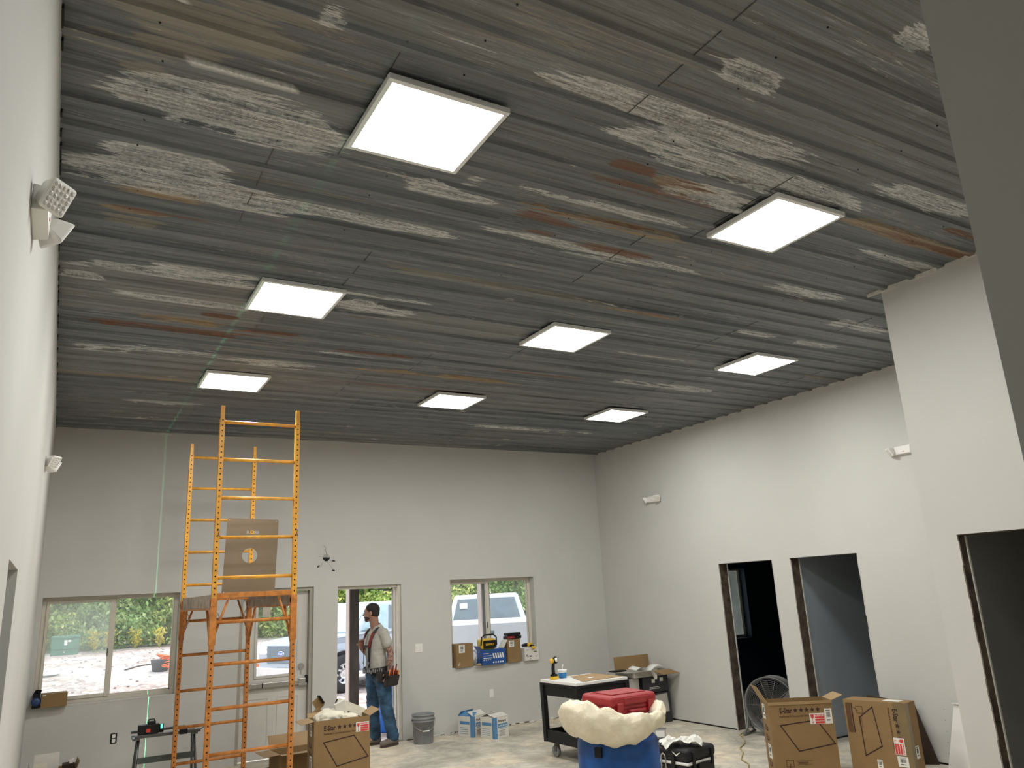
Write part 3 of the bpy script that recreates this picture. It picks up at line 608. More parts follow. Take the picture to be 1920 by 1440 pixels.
# ------------------------------------------------------------------ carton materials and builder
MAT['card'] = mat('brown_cardboard', (.255, .16, .068), .85, nscale=5, namt=.08, bump=.08, bscale=30)
MAT['card_in'] = mat('cardboard_inside', (.37, .25, .13), .85, nscale=5, namt=.08)
MAT['card_tape'] = mat('packing_tape', (.20, .145, .07), .25, nscale=8, namt=.1)
MAT['card_white'] = mat('white_cardboard', (.68, .66, .60), .8, nscale=5, namt=.05)
MAT['card_grey'] = mat('grey_white_carton', (.42, .40, .36), .8, nscale=5, namt=.06)
MAT['card_dark'] = mat('dark_cardboard', (.035, .02, .011), .9, nscale=5, namt=.1)
MAT['ink'] = mat('dark_brown_ink', (.035, .012, .012), .8, namt=.05)
MAT['ink_soft'] = mat('faded_brown_ink', (.095, .045, .015), .8, namt=.2)
MAT['ink_red'] = mat('red_ink', (.62, .055, .05), .7, namt=.05)
MAT['ink_black'] = mat('black_ink', (.015, .015, .018), .7)
MAT['paper'] = mat('white_paper', (.76, .75, .70), .8, namt=.04)
MAT['foam'] = mat('cream_packing_foam', (.72, .68, .55), .7, nscale=12, namt=.08, bump=.4, bscale=20)
def carton(t, w, d, h, m='card', open_=False, wall=.004, inside=True):
    """body with its front on -y; open cartons get real walls"""
    b = MB()
    if not open_: b.bx(-w/2, w/2, -d/2, d/2, 0, h)
    else:
        b.bx(-w/2, w/2, -d/2, -d/2+wall, 0, h); b.bx(-w/2, w/2, d/2-wall, d/2, 0, h)
        b.bx(-w/2, -w/2+wall, -d/2+wall, d/2-wall, 0, h); b.bx(w/2-wall, w/2, -d/2+wall, d/2-wall, 0, h); b.bx(-w/2+wall, w/2-wall, -d/2+wall, d/2-wall, 0, wall)
    return b.build('carton_body', m, t, bevel=0 if open_ else .003)
def flap(t, p, q, out, length, m='card', skew=0, th=.004):
    """sheet hinged on edge p-q reaching `length` along `out`"""
    p, q, out = Vector(p), Vector(q), Vector(out).normalized(); e = (q-p).normalized(); n = e.cross(out).normalized()*th
    a = [p, q, q+out*length-e*skew, p+out*length+e*skew]
    return MB().hexa(a, [v+n for v in a]).build('flap', m, t)
def fragile(t, o, u, v, s=1.0):
    D = Decal(o, u, v, .0016); D.rect(0, 0, .155*s, .105*s); D.build('fragile_sticker', 'paper', t)
    D = Decal(o, u, v, .0024); D.rect(.055*s, .004*s, .096*s, .022*s).rect(.055*s, .030*s, .096*s, .02*s).rect(.055*s, .055*s, .096*s, .018*s).text('FRAGILE', .056*s, .08*s, .024*s, .094*s)
    D.poly([(.010*s, .095*s), (.045*s, .095*s), (.042*s, .065*s), (.030*s, .052*s), (.030*s, .018*s), (.042*s, .010*s), (.014*s, .010*s), (.025*s, .018*s), (.025*s, .052*s), (.013*s, .065*s)])
    D.build('fragile_print', 'ink_red', t)
def barcode(t, o, u, v, w, h, seed=1):
    Decal(o, u, v, .0020).rect(0, 0, w, h).build('barcode_label', 'paper', t)
    D = Decal(o, u, v, .0028); r = random.Random(seed); x = w*.22
    while x < w*.75: b = r.uniform(.0012, .0035); D.rect(x, h*.42, b, h*.36); x += b+r.uniform(.0012, .003)
    D.rect(w*.22, h*.2, w*.5, h*.07); D.rect(w*.2, h*.86, w*.6, h*.04); D.build('barcode_print', 'ink_black', t)
def panel_print(t, w, h, d, o=None, u=(1, 0, 0), v=(0, 0, 1)):
    """front print of the light cartons; (0,0) is the lower left of a face w wide, h high"""
    o = o or (-w/2, -d/2, 0); D = Decal(o, u, v)
    D.text('E-Star', .105*w/.62, h-.102, .066, .125)
    for i in range(5): D.star(.265+i*.055, h-.080, .026)
    D.line((.10, h-.215), (w-.17, h-.178), .0105).line((w-.17, h-.178), (w-.02, h-.40), .0105).line((w-.02, h-.40), (.20*w/.62+.05, h-.455), .0105).line((.20*w/.62+.05, h-.455), (.10, h-.215), .0105)
    D.build('outline_print', 'ink', t)
    D = Decal(o, u, v); D.text('Residential & Commercial Lighting Fixture', .10, h-.142, .026, w*.60)
    D.rect(.11, .085, .075, .006).rect(.11, .145, .075, .006).rect(.11, .085, .006, .066).rect(.179, .085, .006, .066).line((.14, .06), (.15, .11), .01).line((.13, .05), (.17, .05), .012)
    D.rect(.21, .135, .15, .004).rect(.21, .10, .15, .004).rect(.225, .121, .10, .006).rect(.225, .109, .09, .005)
    D.build('faded_print', 'ink_soft', t)
def side_print(t, o, u, v, h, w):
    D = Decal(o, u, v)
    for k, z in enumerate((h-.27, h-.36, h-.60)):
        D.rect(w*.30, z, w*.06, .05).rect(w*.30, z-.006, w*.36, .010).rect(w*.56, z, w*.07, .035).line((w*.40, z+.045), (w*.5, z+.02), .01)
    D.build('handling_marks', 'ink', t)
# --- right open carton
rz = R_(-32.5)
B = thing('light_carton', 'open brown light carton with two raised flaps, black star print and red fragile sticker', 'cardboard box', (6.785, -4.775, 0), rz, 'brown light cartons')
w, d, h = .63, .27, .68
carton(B, w, d, h, open_=True)
flap(B, (-w/2, d/2, h), (-w/2, -d/2, h), (-.45, 0.0, .80), .17, 'card_in')
flap(B, (w/2, -d/2, h), (w/2, d/2, h), (.85, .1, .30), .13, 'card_in')
flap(B, (-w/2, -d/2, h), (w/2, -d/2, h), (0, -.35, -1), .028, 'card')
flap(B, (w/2, d/2, h), (-w/2, d/2, h), (0, .4, -1), .1, 'card')
panel_print(B, w, h, d); fragile(B, (w/2-.235, -d/2, h-.215), (1, 0, 0), (0, 0, 1), .95); barcode(B, (w/2-.085, -d/2-.0010, h-.215), (1, 0, 0), (0, 0, 1), .07, .14, 3)
barcode(B, (w/2-.035, -d/2, h-.165), (1, 0, 0), (0, 0, 1), .022, .09, 4)
side_print(B, (-w/2, d/2, 0), (0, -1, 0), (0, 0, 1), h, d); barcode(B, (-w/2, d/2-.05, h-.17), (0, -1, 0), (0, 0, 1), .09, .14, 5); barcode(B, (-w/2, d/2-.10, h-.53), (0, -1, 0), (0, 0, 1), .11, .13, 6)
# --- right sealed carton, print turned on its side
Cc = thing('light_carton', 'sealed brown light carton with sideways print, taped edge, beside the leaning dark cardboard', 'cardboard box', (7.225, -5.405, 0), R_(-80), 'brown light cartons')
w, d, h = .61, .21, .685
carton(Cc, w, d, h)
# rotated print: u runs downwards, v to the right
oo = (-w/2+.02, -d/2, h); panel = Decal(oo, (0, 0, -1), (1, 0, 0))
panel.text('E-Star', .055, w-.147, .066, .12)
for i in range(5): panel.star(.205+i*.055, w-.122, .025)
panel.line((.055, .27), (.155, .13), .0105).line((.155, .13), (.50, .135), .0105).line((.50, .135), (.40, .31), .0105).line((.40, .31), (.055, .27), .0105)
panel.rect(.03, .055, .27, .012); panel.build('outline_print', 'ink', Cc)
D = Decal(oo, (0, 0, -1), (1, 0, 0)); D.text('Residential & Commercial Lighting Fixture', .05, w-.19, .022, .36).rect(.03, .0, .27, .05)
D.rect(.055, .10, .065, .006).rect(.055, .165, .065, .006).rect(.055, .10, .006, .07).rect(.116, .10, .006, .07).line((.07, .08), (.10, .12), .008).rect(.14, .12, .11, .004).rect(.14, .145, .11, .004)
D.build('faded_print', 'ink_soft', Cc)
MB().bx(w/2-.12, w/2+.002, -d/2-.0008, -d/2-.0002, .001, h).bx(w/2+.0002, w/2+.001, -d/2, -d/2+.06, .001, h).build('tape_strip', 'card_tape', Cc)
fragile(Cc, (w/2-.16, -d/2-.002, h-.31), (0, 0, -1), (1, 0, 0), .95); barcode(Cc, (w/2-.15, -d/2-.001, h-.56), (1, 0, 0), (0, 0, 1), .1, .09, 8); barcode(Cc, (-w/2+.26, -d/2, h-.60), (1, 0, 0), (0, 0, 1), .05, .08, 9)
barcode(Cc, (w/2+.001, -d/2+.06, h-.49), (0, 1, 0), (0, 0, 1), .07, .11, 10)
MB().bx(.06, .22, -.04, .06, h, h+.001).build('top_label', 'paper', Cc)
# --- left carton full of packing
A = thing('light_carton', 'bulging brown light carton overflowing with packing foam, in front of the white door', 'cardboard box', (2.93, -1.95, 0), R_(-4), 'brown light cartons')
w, d, h = .59, .33, .68
b = carton(A, w, d, h, open_=True)
flap(A, (-w/2, d/2, h), (-w/2, -d/2, h), (-.95, -.12, -.12), .14, 'card_in')
flap(A, (w/2, -d/2, h), (w/2, d/2, h), (.9, .2, .38), .13, 'card_in')
flap(A, (w/2, d/2, h), (-w/2, d/2, h), (-.02, .5, .75), .05, 'card_in')
panel_print(A, w, h, d); fragile(A, (w/2-.15, -d/2, h-.15), (1, 0, 0), (0, 0, 1), .9)
side_print(A, (-w/2, d/2, 0), (0, -1, 0), (0, 0, 1), h, d); barcode(A, (-w/2, d/2-.12, h-.16), (0, -1, 0), (0, 0, 1), .1, .12, 11); barcode(A, (-w/2, d/2-.13, h-.55), (0, -1, 0), (0, 0, 1), .12, .2, 12)
def crumple(name, size, loc, m, seed, parent=None, amp=.22, sub=24, rot=None, label=None, cat=None):
    """crumpled sheet or padding: a squashed ball with sharp folds"""
    bm = bmesh.new(); bmesh.ops.create_icosphere(bm, subdivisions=4, radius=1); off = Vector((seed*3.1, seed*1.7, seed))
    for v in bm.verts:
        p = v.co.copy(); n = noise.turbulence(p*1.6+off, 3, True, noise_basis='PERLIN_ORIGINAL')
        n2 = noise.noise(p*4.5+off)
        v.co = Vector((p.x*size[0], p.y*size[1], p.z*size[2]))*(1+amp*(n*1.1-.6)+amp*.35*n2)
    me = bpy.data.meshes.new(name); bm.to_mesh(me); bm.free(); me.materials.append(MAT[m])
    me.polygons.foreach_set('use_smooth', [True]*len(me.polygons))
    o = bpy.data.objects.new(name, me); COL.objects.link(o); o.location = loc
    if rot: o.rotation_euler = rot
    if parent: o.parent = parent
    if label: tag(o, label, cat)
    return o
def A_w(x, y, z): return A.matrix_basis @ Vector((x, y, z))
A.matrix_basis = Matrix.LocRotScale(A.location, A.rotation_euler.to_quaternion(), (1, 1, 1))
crumple('packing_foam', (.17, .11, .09), A_w(-.10, 0, .68), 'foam', 2, label='crumpled cream packing foam bulging out of the left carton', cat='packing foam')
crumple('packing_foam', (.10, .09, .05), A_w(.10, -.05, .665), 'foam', 5, label='smaller wad of cream foam at the right of the same left carton', cat='packing foam')
t = thing('foam_block', 'long white board-like packing block tilted in the left carton', 'packing block', A_w(.07, .02, .60)); t.rotation_euler = (R_(10), R_(-20), R_(5))
MB().box((0, 0, .12), (.12, .03, .26)).build('block', 'card_white', t, bevel=.004)
Decal((-.03, -.0155, .10), (1, 0, 0), (0, 0, 1)).poly([(0, .02), (.03, 0), (.06, .025), (.03, .045)]).build('printed_diamond', 'ink_soft', t)
t = thing('white_tray', 'long cream cardboard tray lying slanted across the back of the overflowing carton', 'cardboard tray', A_w(.16, .13, .745)); t.rotation_euler = (R_(-6), R_(25), R_(-4))
MB().bx(-.165, .165, -.004, 0, -.045, .045).bx(-.165, .165, 0, .05, -.045, -.041).bx(-.165, .165, .05, .054, -.045, .03).build('tray_body', 'foam', t); MB().bx(-.169, -.1652, .0, .05, -.04, .03).build('dark_end', 'black', t)
t = thing('torn_carton', 'torn piece of tan carton with dark inside behind the overflowing carton', 'cardboard scrap', A_w(-.13, .235, .76)); t.rotation_euler = (0, R_(-35), R_(10))
MB().box((0, .03, .05), (.10, .004, .12)).box((-.07, .01, .0), (.09, .05, .05)).build('scrap', 'card', t); MB().box((.045, .02, .07), (.015, .06, .10)).build('dark_lining', 'black', t)
# --- low open carton on the floor behind the scaffold post
t = thing('low_carton', 'low open brown carton on the floor behind the right scaffold post', 'cardboard box', (2.72, -1.05, 0), R_(3))
carton(t, .5, .4, .27, open_=True); flap(t, (-.25, -.2, .27), (.25, -.2, .27), (-.1, -.8, .05), .16, 'card_in'); flap(t, (.25, .2, .27), (-.25, .2, .27), (0, .5, .8), .16, 'card_in'); flap(t, (-.25, .2, .27), (-.25, -.2, .27), (-1, 0, -.05), .16, 'card_in')
# flat sheets of scrap on the floor near the door
for k, (x, y, w, d, rz, m, lab) in enumerate(((2.35, -.62, .30, .10, 20, 'card_in', 'flat scrap of cardboard on the floor left of the low carton'), (2.05, -.75, .22, .12, -15, 'card_white', 'pale scrap sheet on the floor under the white door'), (2.55, -.45, .5, .03, 8, 'card_dark', 'thin dark strip lying on the floor under the white door'))):
    o = MB().box((0, 0, .004), (w, d, .008)).build('floor_scrap', m); o.location = (x, y, 0.0); o.rotation_euler = (0, 0, R_(rz)); tag(o, lab, 'scrap')
# --- leaning dark cardboard and the white board at the right wall
o = MB().hexa([(7.98, -5.43, 0), (7.50, -4.90, 0), (7.84, -4.82, .62), (7.93, -5.30, .56)], [(7.99, -5.425, .003), (7.51, -4.895, .003), (7.85, -4.815, .623), (7.94, -5.295, .563)])
tag(o.build('cardboard_sheet', 'card_dark'), 'dark brown cardboard sheet leaning on the wall behind the sealed carton', 'cardboard sheet')
t = thing('white_board', 'narrow white board with screw holes leaning by the jutting wall corner', 'board', (7.80, -5.72, 0))
MB().hexa([(.06, -.16, 0), (.06, .13, 0), (.075, .13, 0), (.075, -.16, 0)], [(.13, -.25, .60), (.13, -.005, .60), (.145, -.005, .60), (.145, -.25, .60)]).build('board_face', 'white_plastic', t, bevel=.002)
MB().box((.135, -.06, .603), (.05, .14, .008)).build('board_lip', 'card_white', t)
D = Decal((.06, .12, 0), (0, -1, 0), (.115, 0, .99), .002)
for k in range(6): D.rect(.018, .04+k*.1, .006, .006)
D.build('screw_holes', 'ink_black', t)['kind'] = 'stuff'
# --- bottom left pile
t = thing('corner_carton', 'open brown carton in the bottom left corner holding white sheets', 'cardboard box', (.30, -1.02, 0), R_(2))
carton(t, .40, .30, .40, open_=True); flap(t, (.20, -.15, .40), (.20, .15, .40), (.25, 0, .8), .07); flap(t, (-.2, .15, .40), (-.2, -.15, .40), (-.1, 0, 1), .05, 'card_dark')
flap(t, (-.2, -.15, .40), (0, -.15, .40), (0, -.15, .9), .035)
for k, (x, y, w, h, rz, rx, lab) in enumerate(((-.06, .08, .22, .17, 2, -8, 'large white sheet standing upright in the bottom left carton'), (-.11, 0, .12, .10, 4, -10, 'smaller cream sheet in front of the white one, bottom left'), (.06, -.10, .10, .03, 8, 30, 'folded white leaflet over the front edge of the bottom left carton'))):
    o = MB().box((0, 0, h/2), (w, .004, h)).build('white_sheet', 'card_white' if k != 1 else 'foam'); o.location = (.30+x, -1.02+y, .37); o.rotation_euler = (R_(rx), 0, R_(rz)); tag(o, lab, 'sheet')
o = MB().box((0, 0, 0), (.05, .04, .03)).build('small_box', 'card_white'); o.location = (.46, -1.0, .452); o.rotation_euler = (0, R_(-14), .2); tag(o, 'tiny white box with dark print on the bottom left carton rim', 'box')
o = MB().bx(.38, .49, -1.06, -.92, .05, .435).build('dark_packet', 'card_dark'); tag(o, 'dark packet inside the bottom left carton', 'packet')
# --- box and roll on the left window sill
t = thing('sill_carton', 'small brown carton at the left end of the first window sill', 'cardboard box', (.258, -.005, .90), R_(2)); carton(t, .255, .17, .145); Decal((-.115, -.085, .125), (1, 0, 0), (0, 0, 1)).rect(0, 0, .035, .010).build('white_label', 'paper', t)
t = thing('black_roll', 'black box with a blue roll beside the carton on the left sill', 'roll', (.085, .0, .90)); MB().bx(-.035, .04, -.07, .06, 0, .15).build('box_body', 'black', t, bevel=.004); MB().hexa([(-.035, -.07, .15), (.04, -.07, .15), (.04, -.066, .15), (-.035, -.066, .15)], [(-.01, -.1, .2), (.05, -.09, .19), (.05, -.086, .19), (-.01, -.096, .2)]).build('lid_flap', 'black', t)
MAT['navy_plastic'] = mat('navy_blue_plastic', (.02, .05, .14), .4)
MB().lathe([(.012, 0), (.045, 0), (.045, .05), (.012, .05)], 20, M=Matrix.Rotation(R_(90), 3, 'X')).build('blue_roll', 'navy_plastic', t, loc=(0, -.072, .07))

# ------------------------------------------------------------------ blue drum, liner bag, red case
MAT['blue_drum'] = mat('scuffed_blue_plastic', (.006, .075, .30), .42, nscale=7, namt=.25, bump=.05, bscale=12)
MAT['red_plastic'] = mat('red_plastic', (.33, .018, .024), .42, nscale=8, namt=.12)
MAT['bag'] = mat('cream_plastic_bag', (.78, .70, .52), .35, nscale=6, namt=.08, bump=.9, bscale=16)
MAT['yellow_tool'] = mat('yellow_tool_plastic', (.72, .45, .03), .45)
MAT['grey_bucket'] = mat('grey_plastic', (.23, .235, .24), .5, namt=.06)
MAT['clear'] = glass_mat('clear_plastic_film', .35, hazecol=(.8, .82, .84))
bxc, byc = 3.72, -5.86
t = thing('plastic_drum', 'scuffed blue plastic drum topped by a cream bag and red case', 'drum', (bxc, byc, 0))
MB().lathe([(.25, 0), (.275, .015), (.285, .04), (.285, .26), (.292, .275), (.292, .295), (.285, .31), (.287, .55), (.294, .565), (.294, .585), (.287, .60), (.286, .80), (.279, .845), (.262, .862), (.25, .862), (.245, .84), (0, .84)], 40).build('drum_body', 'blue_drum', t)
MB().box((-.262, -.13, .80), (.03, .05, .06), Matrix.Rotation(R_(26), 3, 'Z')).build('side_tab', 'black', t)
def bag():
    """liner bag rolled over the drum rim: fat uneven torus with folds"""
    me = bpy.data.meshes.new('liner_bag'); vs = []; nu, nv = 96, 28
    vr = Vector((math.cos(R_(200)), math.sin(R_(200)), 0))
    for i in range(nu):
        g = 2*math.pi*i/nu; c = Vector((math.cos(g), math.sin(g), 0)); left = max(0, c.dot(vr)); front = max(0, c.dot(Vector((-.50, -.866, 0))))
        k = .050+.048*left+.016*noise.noise(c*2.6)+.02*max(0, c.dot(-vr))
        for j in range(nv):
            a = 2*math.pi*j/nv; p = c*(.285+k*.85*math.cos(a)+.02*left)+Vector((0, 0, .955+.030*left-.055*front**4+k*(.95+.35*left)*math.sin(a)))
            f = noise.turbulence(p*9+Vector((3, 1, 2)), 4, True)*.055+noise.ridged_multi_fractal(Vector((p.x*3, p.y*3, p.z*5)), 1, 2, 3, 1, 2)*.02
            vs.append(p*(1+f*.6)+c*(f*.4))
    fs = [(i*nv+j, ((i+1) % nu)*nv+j, ((i+1) % nu)*nv+(j+1) % nv, i*nv+(j+1) % nv) for i in range(nu) for j in range(nv)]
    k0 = len(vs); vs.append(Vector((0, 0, .87)))
    me.from_pydata([tuple(v) for v in vs], [], fs); me.materials.append(MAT['bag']); me.polygons.foreach_set('use_smooth', [True]*len(me.polygons))
    o = bpy.data.objects.new('liner_bag', me); COL.objects.link(o); o.location = (bxc, byc, 0); return tag(o, 'puffy cream plastic liner bag folded over the rim of the blue drum', 'bag')
bag()
t = thing('tool_case', 'red plastic tool case resting at a tilt on the cream bag', 'tool case', (bxc+.05, byc+.02, .985)); t.rotation_euler = (R_(3), R_(2), R_(13)); t.scale = (1, 1, 1.15)
MB().bx(-.25, .25, -.14, .14, 0, .062).build('case_base', 'red_plastic', t, bevel=.028, segs=4)
MB().bx(-.255, .255, -.145, .145, .066, .135).build('case_lid', 'red_plastic', t, bevel=.028, segs=4)
MB().bx(-.245, .245, -.136, .136, .056, .072).build('seam_band', 'red_plastic', t)
for x in (-.17, .17): MB().bx(x-.03, x+.03, -.158, -.14, .03, .095).build('latch', 'red_plastic', t, bevel=.005)
MB().tube([(-.08, -.145, .05), (-.075, -.17, .045), (.075, -.17, .045), (.08, -.145, .05)], .009, 8).build('carry_handle', 'red_plastic', t)
MB().bx(-.12, .12, -.148, -.142, .085, .12).build('raised_panel', 'red_plastic', t, bevel=.002)
MB().bx(-.19, .19, -.09, .09, .133, .141).build('lid_panel', 'red_plastic', t, bevel=.003)

# ------------------------------------------------------------------ cooler
MAT['cooler_black'] = mat('matte_black_cooler', (.012, .012, .014), .45, namt=.1, spec=.3)
t = thing('cooler', 'black hard cooler with a white band, behind the blue drum', 'cooler', (5.20, -4.70, 0), R_(100)); t.scale = (1, 1, 1.20)
# local: long axis x, width y ; front long side faces +y after the turn
L_, D_ = .62, .40
MB().bx(-L_/2, L_/2, -D_/2, D_/2, .01, .315).build('cooler_body', 'cooler_black', t, bevel=.045, segs=4)
MB().bx(-L_/2-.004, L_/2+.004, -D_/2-.004, D_/2+.004, .285, .305).build('white_band', 'white_plastic', t, bevel=.009, segs=4)
MB().bx(-L_/2-.008, L_/2+.008, -D_/2-.008, D_/2+.008, .307, .395).build('lid', 'cooler_black', t, bevel=.035, segs=4)
for x in (-.16, .16):
    MB().box((x, D_/2+.014, .30), (.035, .016, .10)).build('lid_latch', 'black', t, bevel=.004)
MB().box((-L_/2-.02, 0, .27), (.022, .16, .05)).build('end_handle', 'black', t, bevel=.008)
MB().box((-L_/2-.014, .13, .32), (.018, .03, .11)).build('end_latch', 'black', t, bevel=.004)
MB().box((-L_/2-.014, -.13, .32), (.018, .03, .11)).build('end_latch', 'black', t, bevel=.004)
D = Decal((L_/2-.08, D_/2, .10), (-1, 0, 0), (0, 0, 1), .003); D.text('Coleman', .03, .09, .062, .20).rect(.0, .165, .26, .006).rect(.0, .075, .26, .006); D.build('maker_lettering', 'paper', t)
D = Decal((-.20, D_/2+.011, .345), (-1, 0, 0), (0, 0, 1), .003); D.poly([(-.05, .03), (.0, .0), (.05, .03), (.02, .022), (0, .01), (-.02, .022)]); D.build('lid_emblem', 'paper', t)
pts = [(-.055+.026*math.cos(a), .0+D_/2+.02, .29+(.035 if math.sin(a) > 0 else -.055)+.026*math.sin(a)) for a in [2*math.pi*i/24 for i in range(24)]]
MB().tube(pts, .006, 8, closed=True).build('clip_ring', 'steel', t)
m = MB(); n = 16
def ptz(i, j):
    u, v = i/n-.5, j/n-.5; q = Vector((u*5+3, v*5, 2)); return (u*.36+.03*noise.noise(q), v*.24+.03*noise.noise(q*1.3), .035+.05*noise.noise(q*.8)+.03*noise.noise(q*2.2)-.05*(u*u+v*v))
m.add([ptz(i, j) for i in range(n+1) for j in range(n+1)], [(i*(n+1)+j, (i+1)*(n+1)+j, (i+1)*(n+1)+j+1, i*(n+1)+j+1) for i in range(n) for j in range(n)])
o = m.build('paper_towel', 'paper', solid=.002); o.location = (5.17, -4.84, .485); o.rotation_euler = (0, 0, R_(-40)); tag(o, 'crumpled white paper towel lying on the cooler lid', 'paper')
t = thing('clear_tub', 'small clear tub with a blue-white label on the cooler lid', 'tub', (5.20, -4.53, .478)); t.rotation_euler = (R_(-12), 0, R_(-40))
MB().box((0, 0, .05), (.11, .07, .085)).build('tub_body', 'clear', t, bevel=.006); MB().box((0, 0, .095), (.12, .08, .012)).build('tub_lid', 'grey_bucket', t, bevel=.003)
Decal((-.04, -.036, .02), (1, 0, 0), (0, 0, 1)).rect(0, 0, .08, .055).build('tub_label', 'paper', t)
t = thing('black_strap_tool', 'small black tool at the far end of the cooler lid', 'tool', (4.98, -4.50, .476)); MB().tube([(-.05, 0, .0), (-.04, 0, .04), (.02, .0, .05), (.05, 0, .01)], .012, 8).build('grip', 'black', t)

# ------------------------------------------------------------------ utility cart with its load
t = thing('utility_cart', 'black plastic utility cart with two deep shelves on casters', 'cart', (5.70, -2.60, 0), R_(3))
cw, cl, ch = .36, .335, .82       # half sizes
def shelf(z0, z1, top):
    b = MB(); th = .018
    b.bx(-cw, cw, -cl, cl, z0, z0+.015)
    for s in (-1, 1): b.bx(-cw, cw, s*cl-th/2, s*cl+th/2, z0, z1); b.bx(s*cw-th/2, s*cw+th/2, -cl, cl, z0, z1)
    return b
shelf(.68, .80, True).build('top_shelf', 'black', t, bevel=.004)
r = MB(); 
for s in (-1, 1): r.bx(-cw-.03, cw+.03, s*cl-.03, s*cl+.03, .795, .82); r.bx(s*cw-.03, s*cw+.03, -cl, cl, .795, .82)
r.build('rim', 'black', t, bevel=.005)
shelf(.17, .30, False).build('bottom_shelf', 'black', t, bevel=.004)
for x in (-1, 1):
    for y in (-1, 1):
        MB().hexa([(x*(cw-.01)-.03, y*(cl-.01)-.03, .17), (x*(cw-.01)+.03, y*(cl-.01)-.03, .17), (x*(cw-.01)+.03, y*(cl-.01)+.03, .17), (x*(cw-.01)-.03, y*(cl-.01)+.03, .17)], [(x*cw-.03, y*cl-.03, .80), (x*cw+.03, y*cl-.03, .80), (x*cw+.03, y*cl+.03, .80), (x*cw-.03, y*cl+.03, .80)]).build('leg', 'black', t, bevel=.004)
        c = MB().cyl((x*.27, y*.25, .12), (x*.27, y*.25, .17), .03).bx(x*.27-.025, x*.27+.025, y*.25-.02, y*.25+.02, .06, .13).build('caster', 'dark_steel', t)
        MB().cyl((x*.27-.018, y*.25+.01, .062), (x*.27+.018, y*.25+.01, .062), .062, n=24).build('wheel', 'grey_bucket', c)
o = MB().bx(-.385, .375, -.355, .35, 0, .03).build('white_slab', 'white_plastic', bevel=.002); o.location = (5.70, -2.60, .821); o.rotation_euler = (0, 0, R_(3)); tag(o, 'flat white board lying on top of the black cart', 'board')
o = MB().hexa([(-.30, -.30, 0), (.30, -.27, 0), (.32, .28, 0), (-.05, .26, 0)], [(-.30, -.30, .006), (.30, -.27, .006), (.32, .28, .006), (-.05, .26, .006)]).build('cardboard_sheet', 'card_in'); o.location = (5.74, -2.62, .852); o.rotation_euler = (0, 0, R_(3)); tag(o, 'tan cardboard sheet on the white board of the cart', 'cardboard sheet')
o = MB().box((0, 0, .002), (.09, .05, .004)).build('paper_slip', 'paper'); o.location = (5.72, -2.72, .860); o.rotation_euler = (0, 0, .5); tag(o, 'small white paper slip on the tan sheet on the cart', 'paper')
# work light standing on its battery foot
t = thing('work_light', 'yellow and black cordless work light standing upright on the cart corner', 'work light', (5.40, -2.42, .852), R_(20))
MB().bx(-.045, .045, -.035, .035, 0, .035).build('battery_foot', 'yellow_tool', t, bevel=.006); MB().bx(-.035, .035, -.03, .03, .034, .06).build('battery', 'black', t, bevel=.004)
MB().tube([(-.005, 0, .055), (-.01, 0, .12), (.0, 0, .17), (.005, 0, .20)], [.024, .020, .019, .022], 12).build('handle', 'black', t)
MB().sphere((-.03, 0, .21), (.032, .028, .03)).build('rear_housing', 'yellow_tool', t)
hd = MB().lathe([(.026, -.012), (.038, -.006), (.04, .012), (.034, .02)], 24, c=(.025, -.01, .215), M=Matrix.Rotation(R_(78), 3, 'X')).build('lamp_head', 'black', t)
MB().lathe([(.0, .0), (.026, .0), (.026, .003), (0, .003)], 20, c=(.025, -.0295, .219), M=Matrix.Rotation(R_(78), 3, 'X')).build('lens', 'white_plastic', hd)
MAT['cup_blue'] = mat('blue_printed_cup', (.02, .17, .42), .5)
t = thing('drink_cup', 'blue and white takeaway cup with lid and straw on the cart', 'cup', (5.56, -2.36, .852)); t.scale = (1.4, 1.4, .92)
MB().lathe([(.029, 0), (.032, .004), (.036, .068)], 24).build('cup_body', 'cup_blue', t); MB().lathe([(.0362, .067), (.039, .092), (.037, .093)], 24, cap=False).build('cup_white_part', 'white_plastic', t)
MB().lathe([(.0405, .09), (.0405, .098), (.036, .102), (0, .103)], 24).build('cup_lid', 'white_plastic', t); MB().cyl((0, 0, .1), (.012, 0, .165), .003, n=8).build('straw', 'white_plastic', t)

# ------------------------------------------------------------------ pile in the back right corner
def simple_box(name, label, x, y, z, w, d, h, rz, m, lid=None, lab=True, cat='box'):
    t = thing(name, label, cat, (x, y, z), R_(rz)); MB().bx(-w/2, w/2, -d/2, d/2, 0, h).build('box_body', m, t, bevel=.004)
    if lid: MB().bx(-w/2-.004, w/2+.004, -d/2-.004, d/2+.004, h-.03, h+.003).build('lid', lid, t, bevel=.003)
    return t
MAT['black_card'] = mat('black_printed_carton', (.022, .022, .026), .5, namt=.1)
t = simple_box('black_carton', 'black carton on the floor left in the corner stack behind the cart', 7.17, -1.28, 0, .46, .45, .40, 0, 'black_card', 'card_grey')
t = simple_box('black_carton', 'tapered black and white carton at the bottom right of the corner stack', 7.67, -1.30, 0, .48, .45, .40, 2, 'black_card')
Decal((-.22, -.225, .0), (1, 0, 0), (0, 0, 1)).poly([(.06, .14), (.42, .14), (.40, .385), (.09, .37)]).build('white_panel', 'card_grey', t)
t = simple_box('black_carton', 'black carton with white stickers directly under the open grey carton', 7.69, -1.28, .405, .46, .42, .22, 0, 'black_card')
Decal((-.22, -.21, 0), (1, 0, 0), (0, 0, 1)).rect(.15, .13, .06, .05).rect(.30, .14, .06, .05).rect(.10, .05, .2, .006).rect(.10, .07, .18, .005).build('sticker', 'paper', t)
t = simple_box('grey_carton', 'grey carton standing left of the black carton in the corner stack', 7.25, -1.28, .405, .34, .36, .21, 0, 'card_grey', cat='cardboard box')
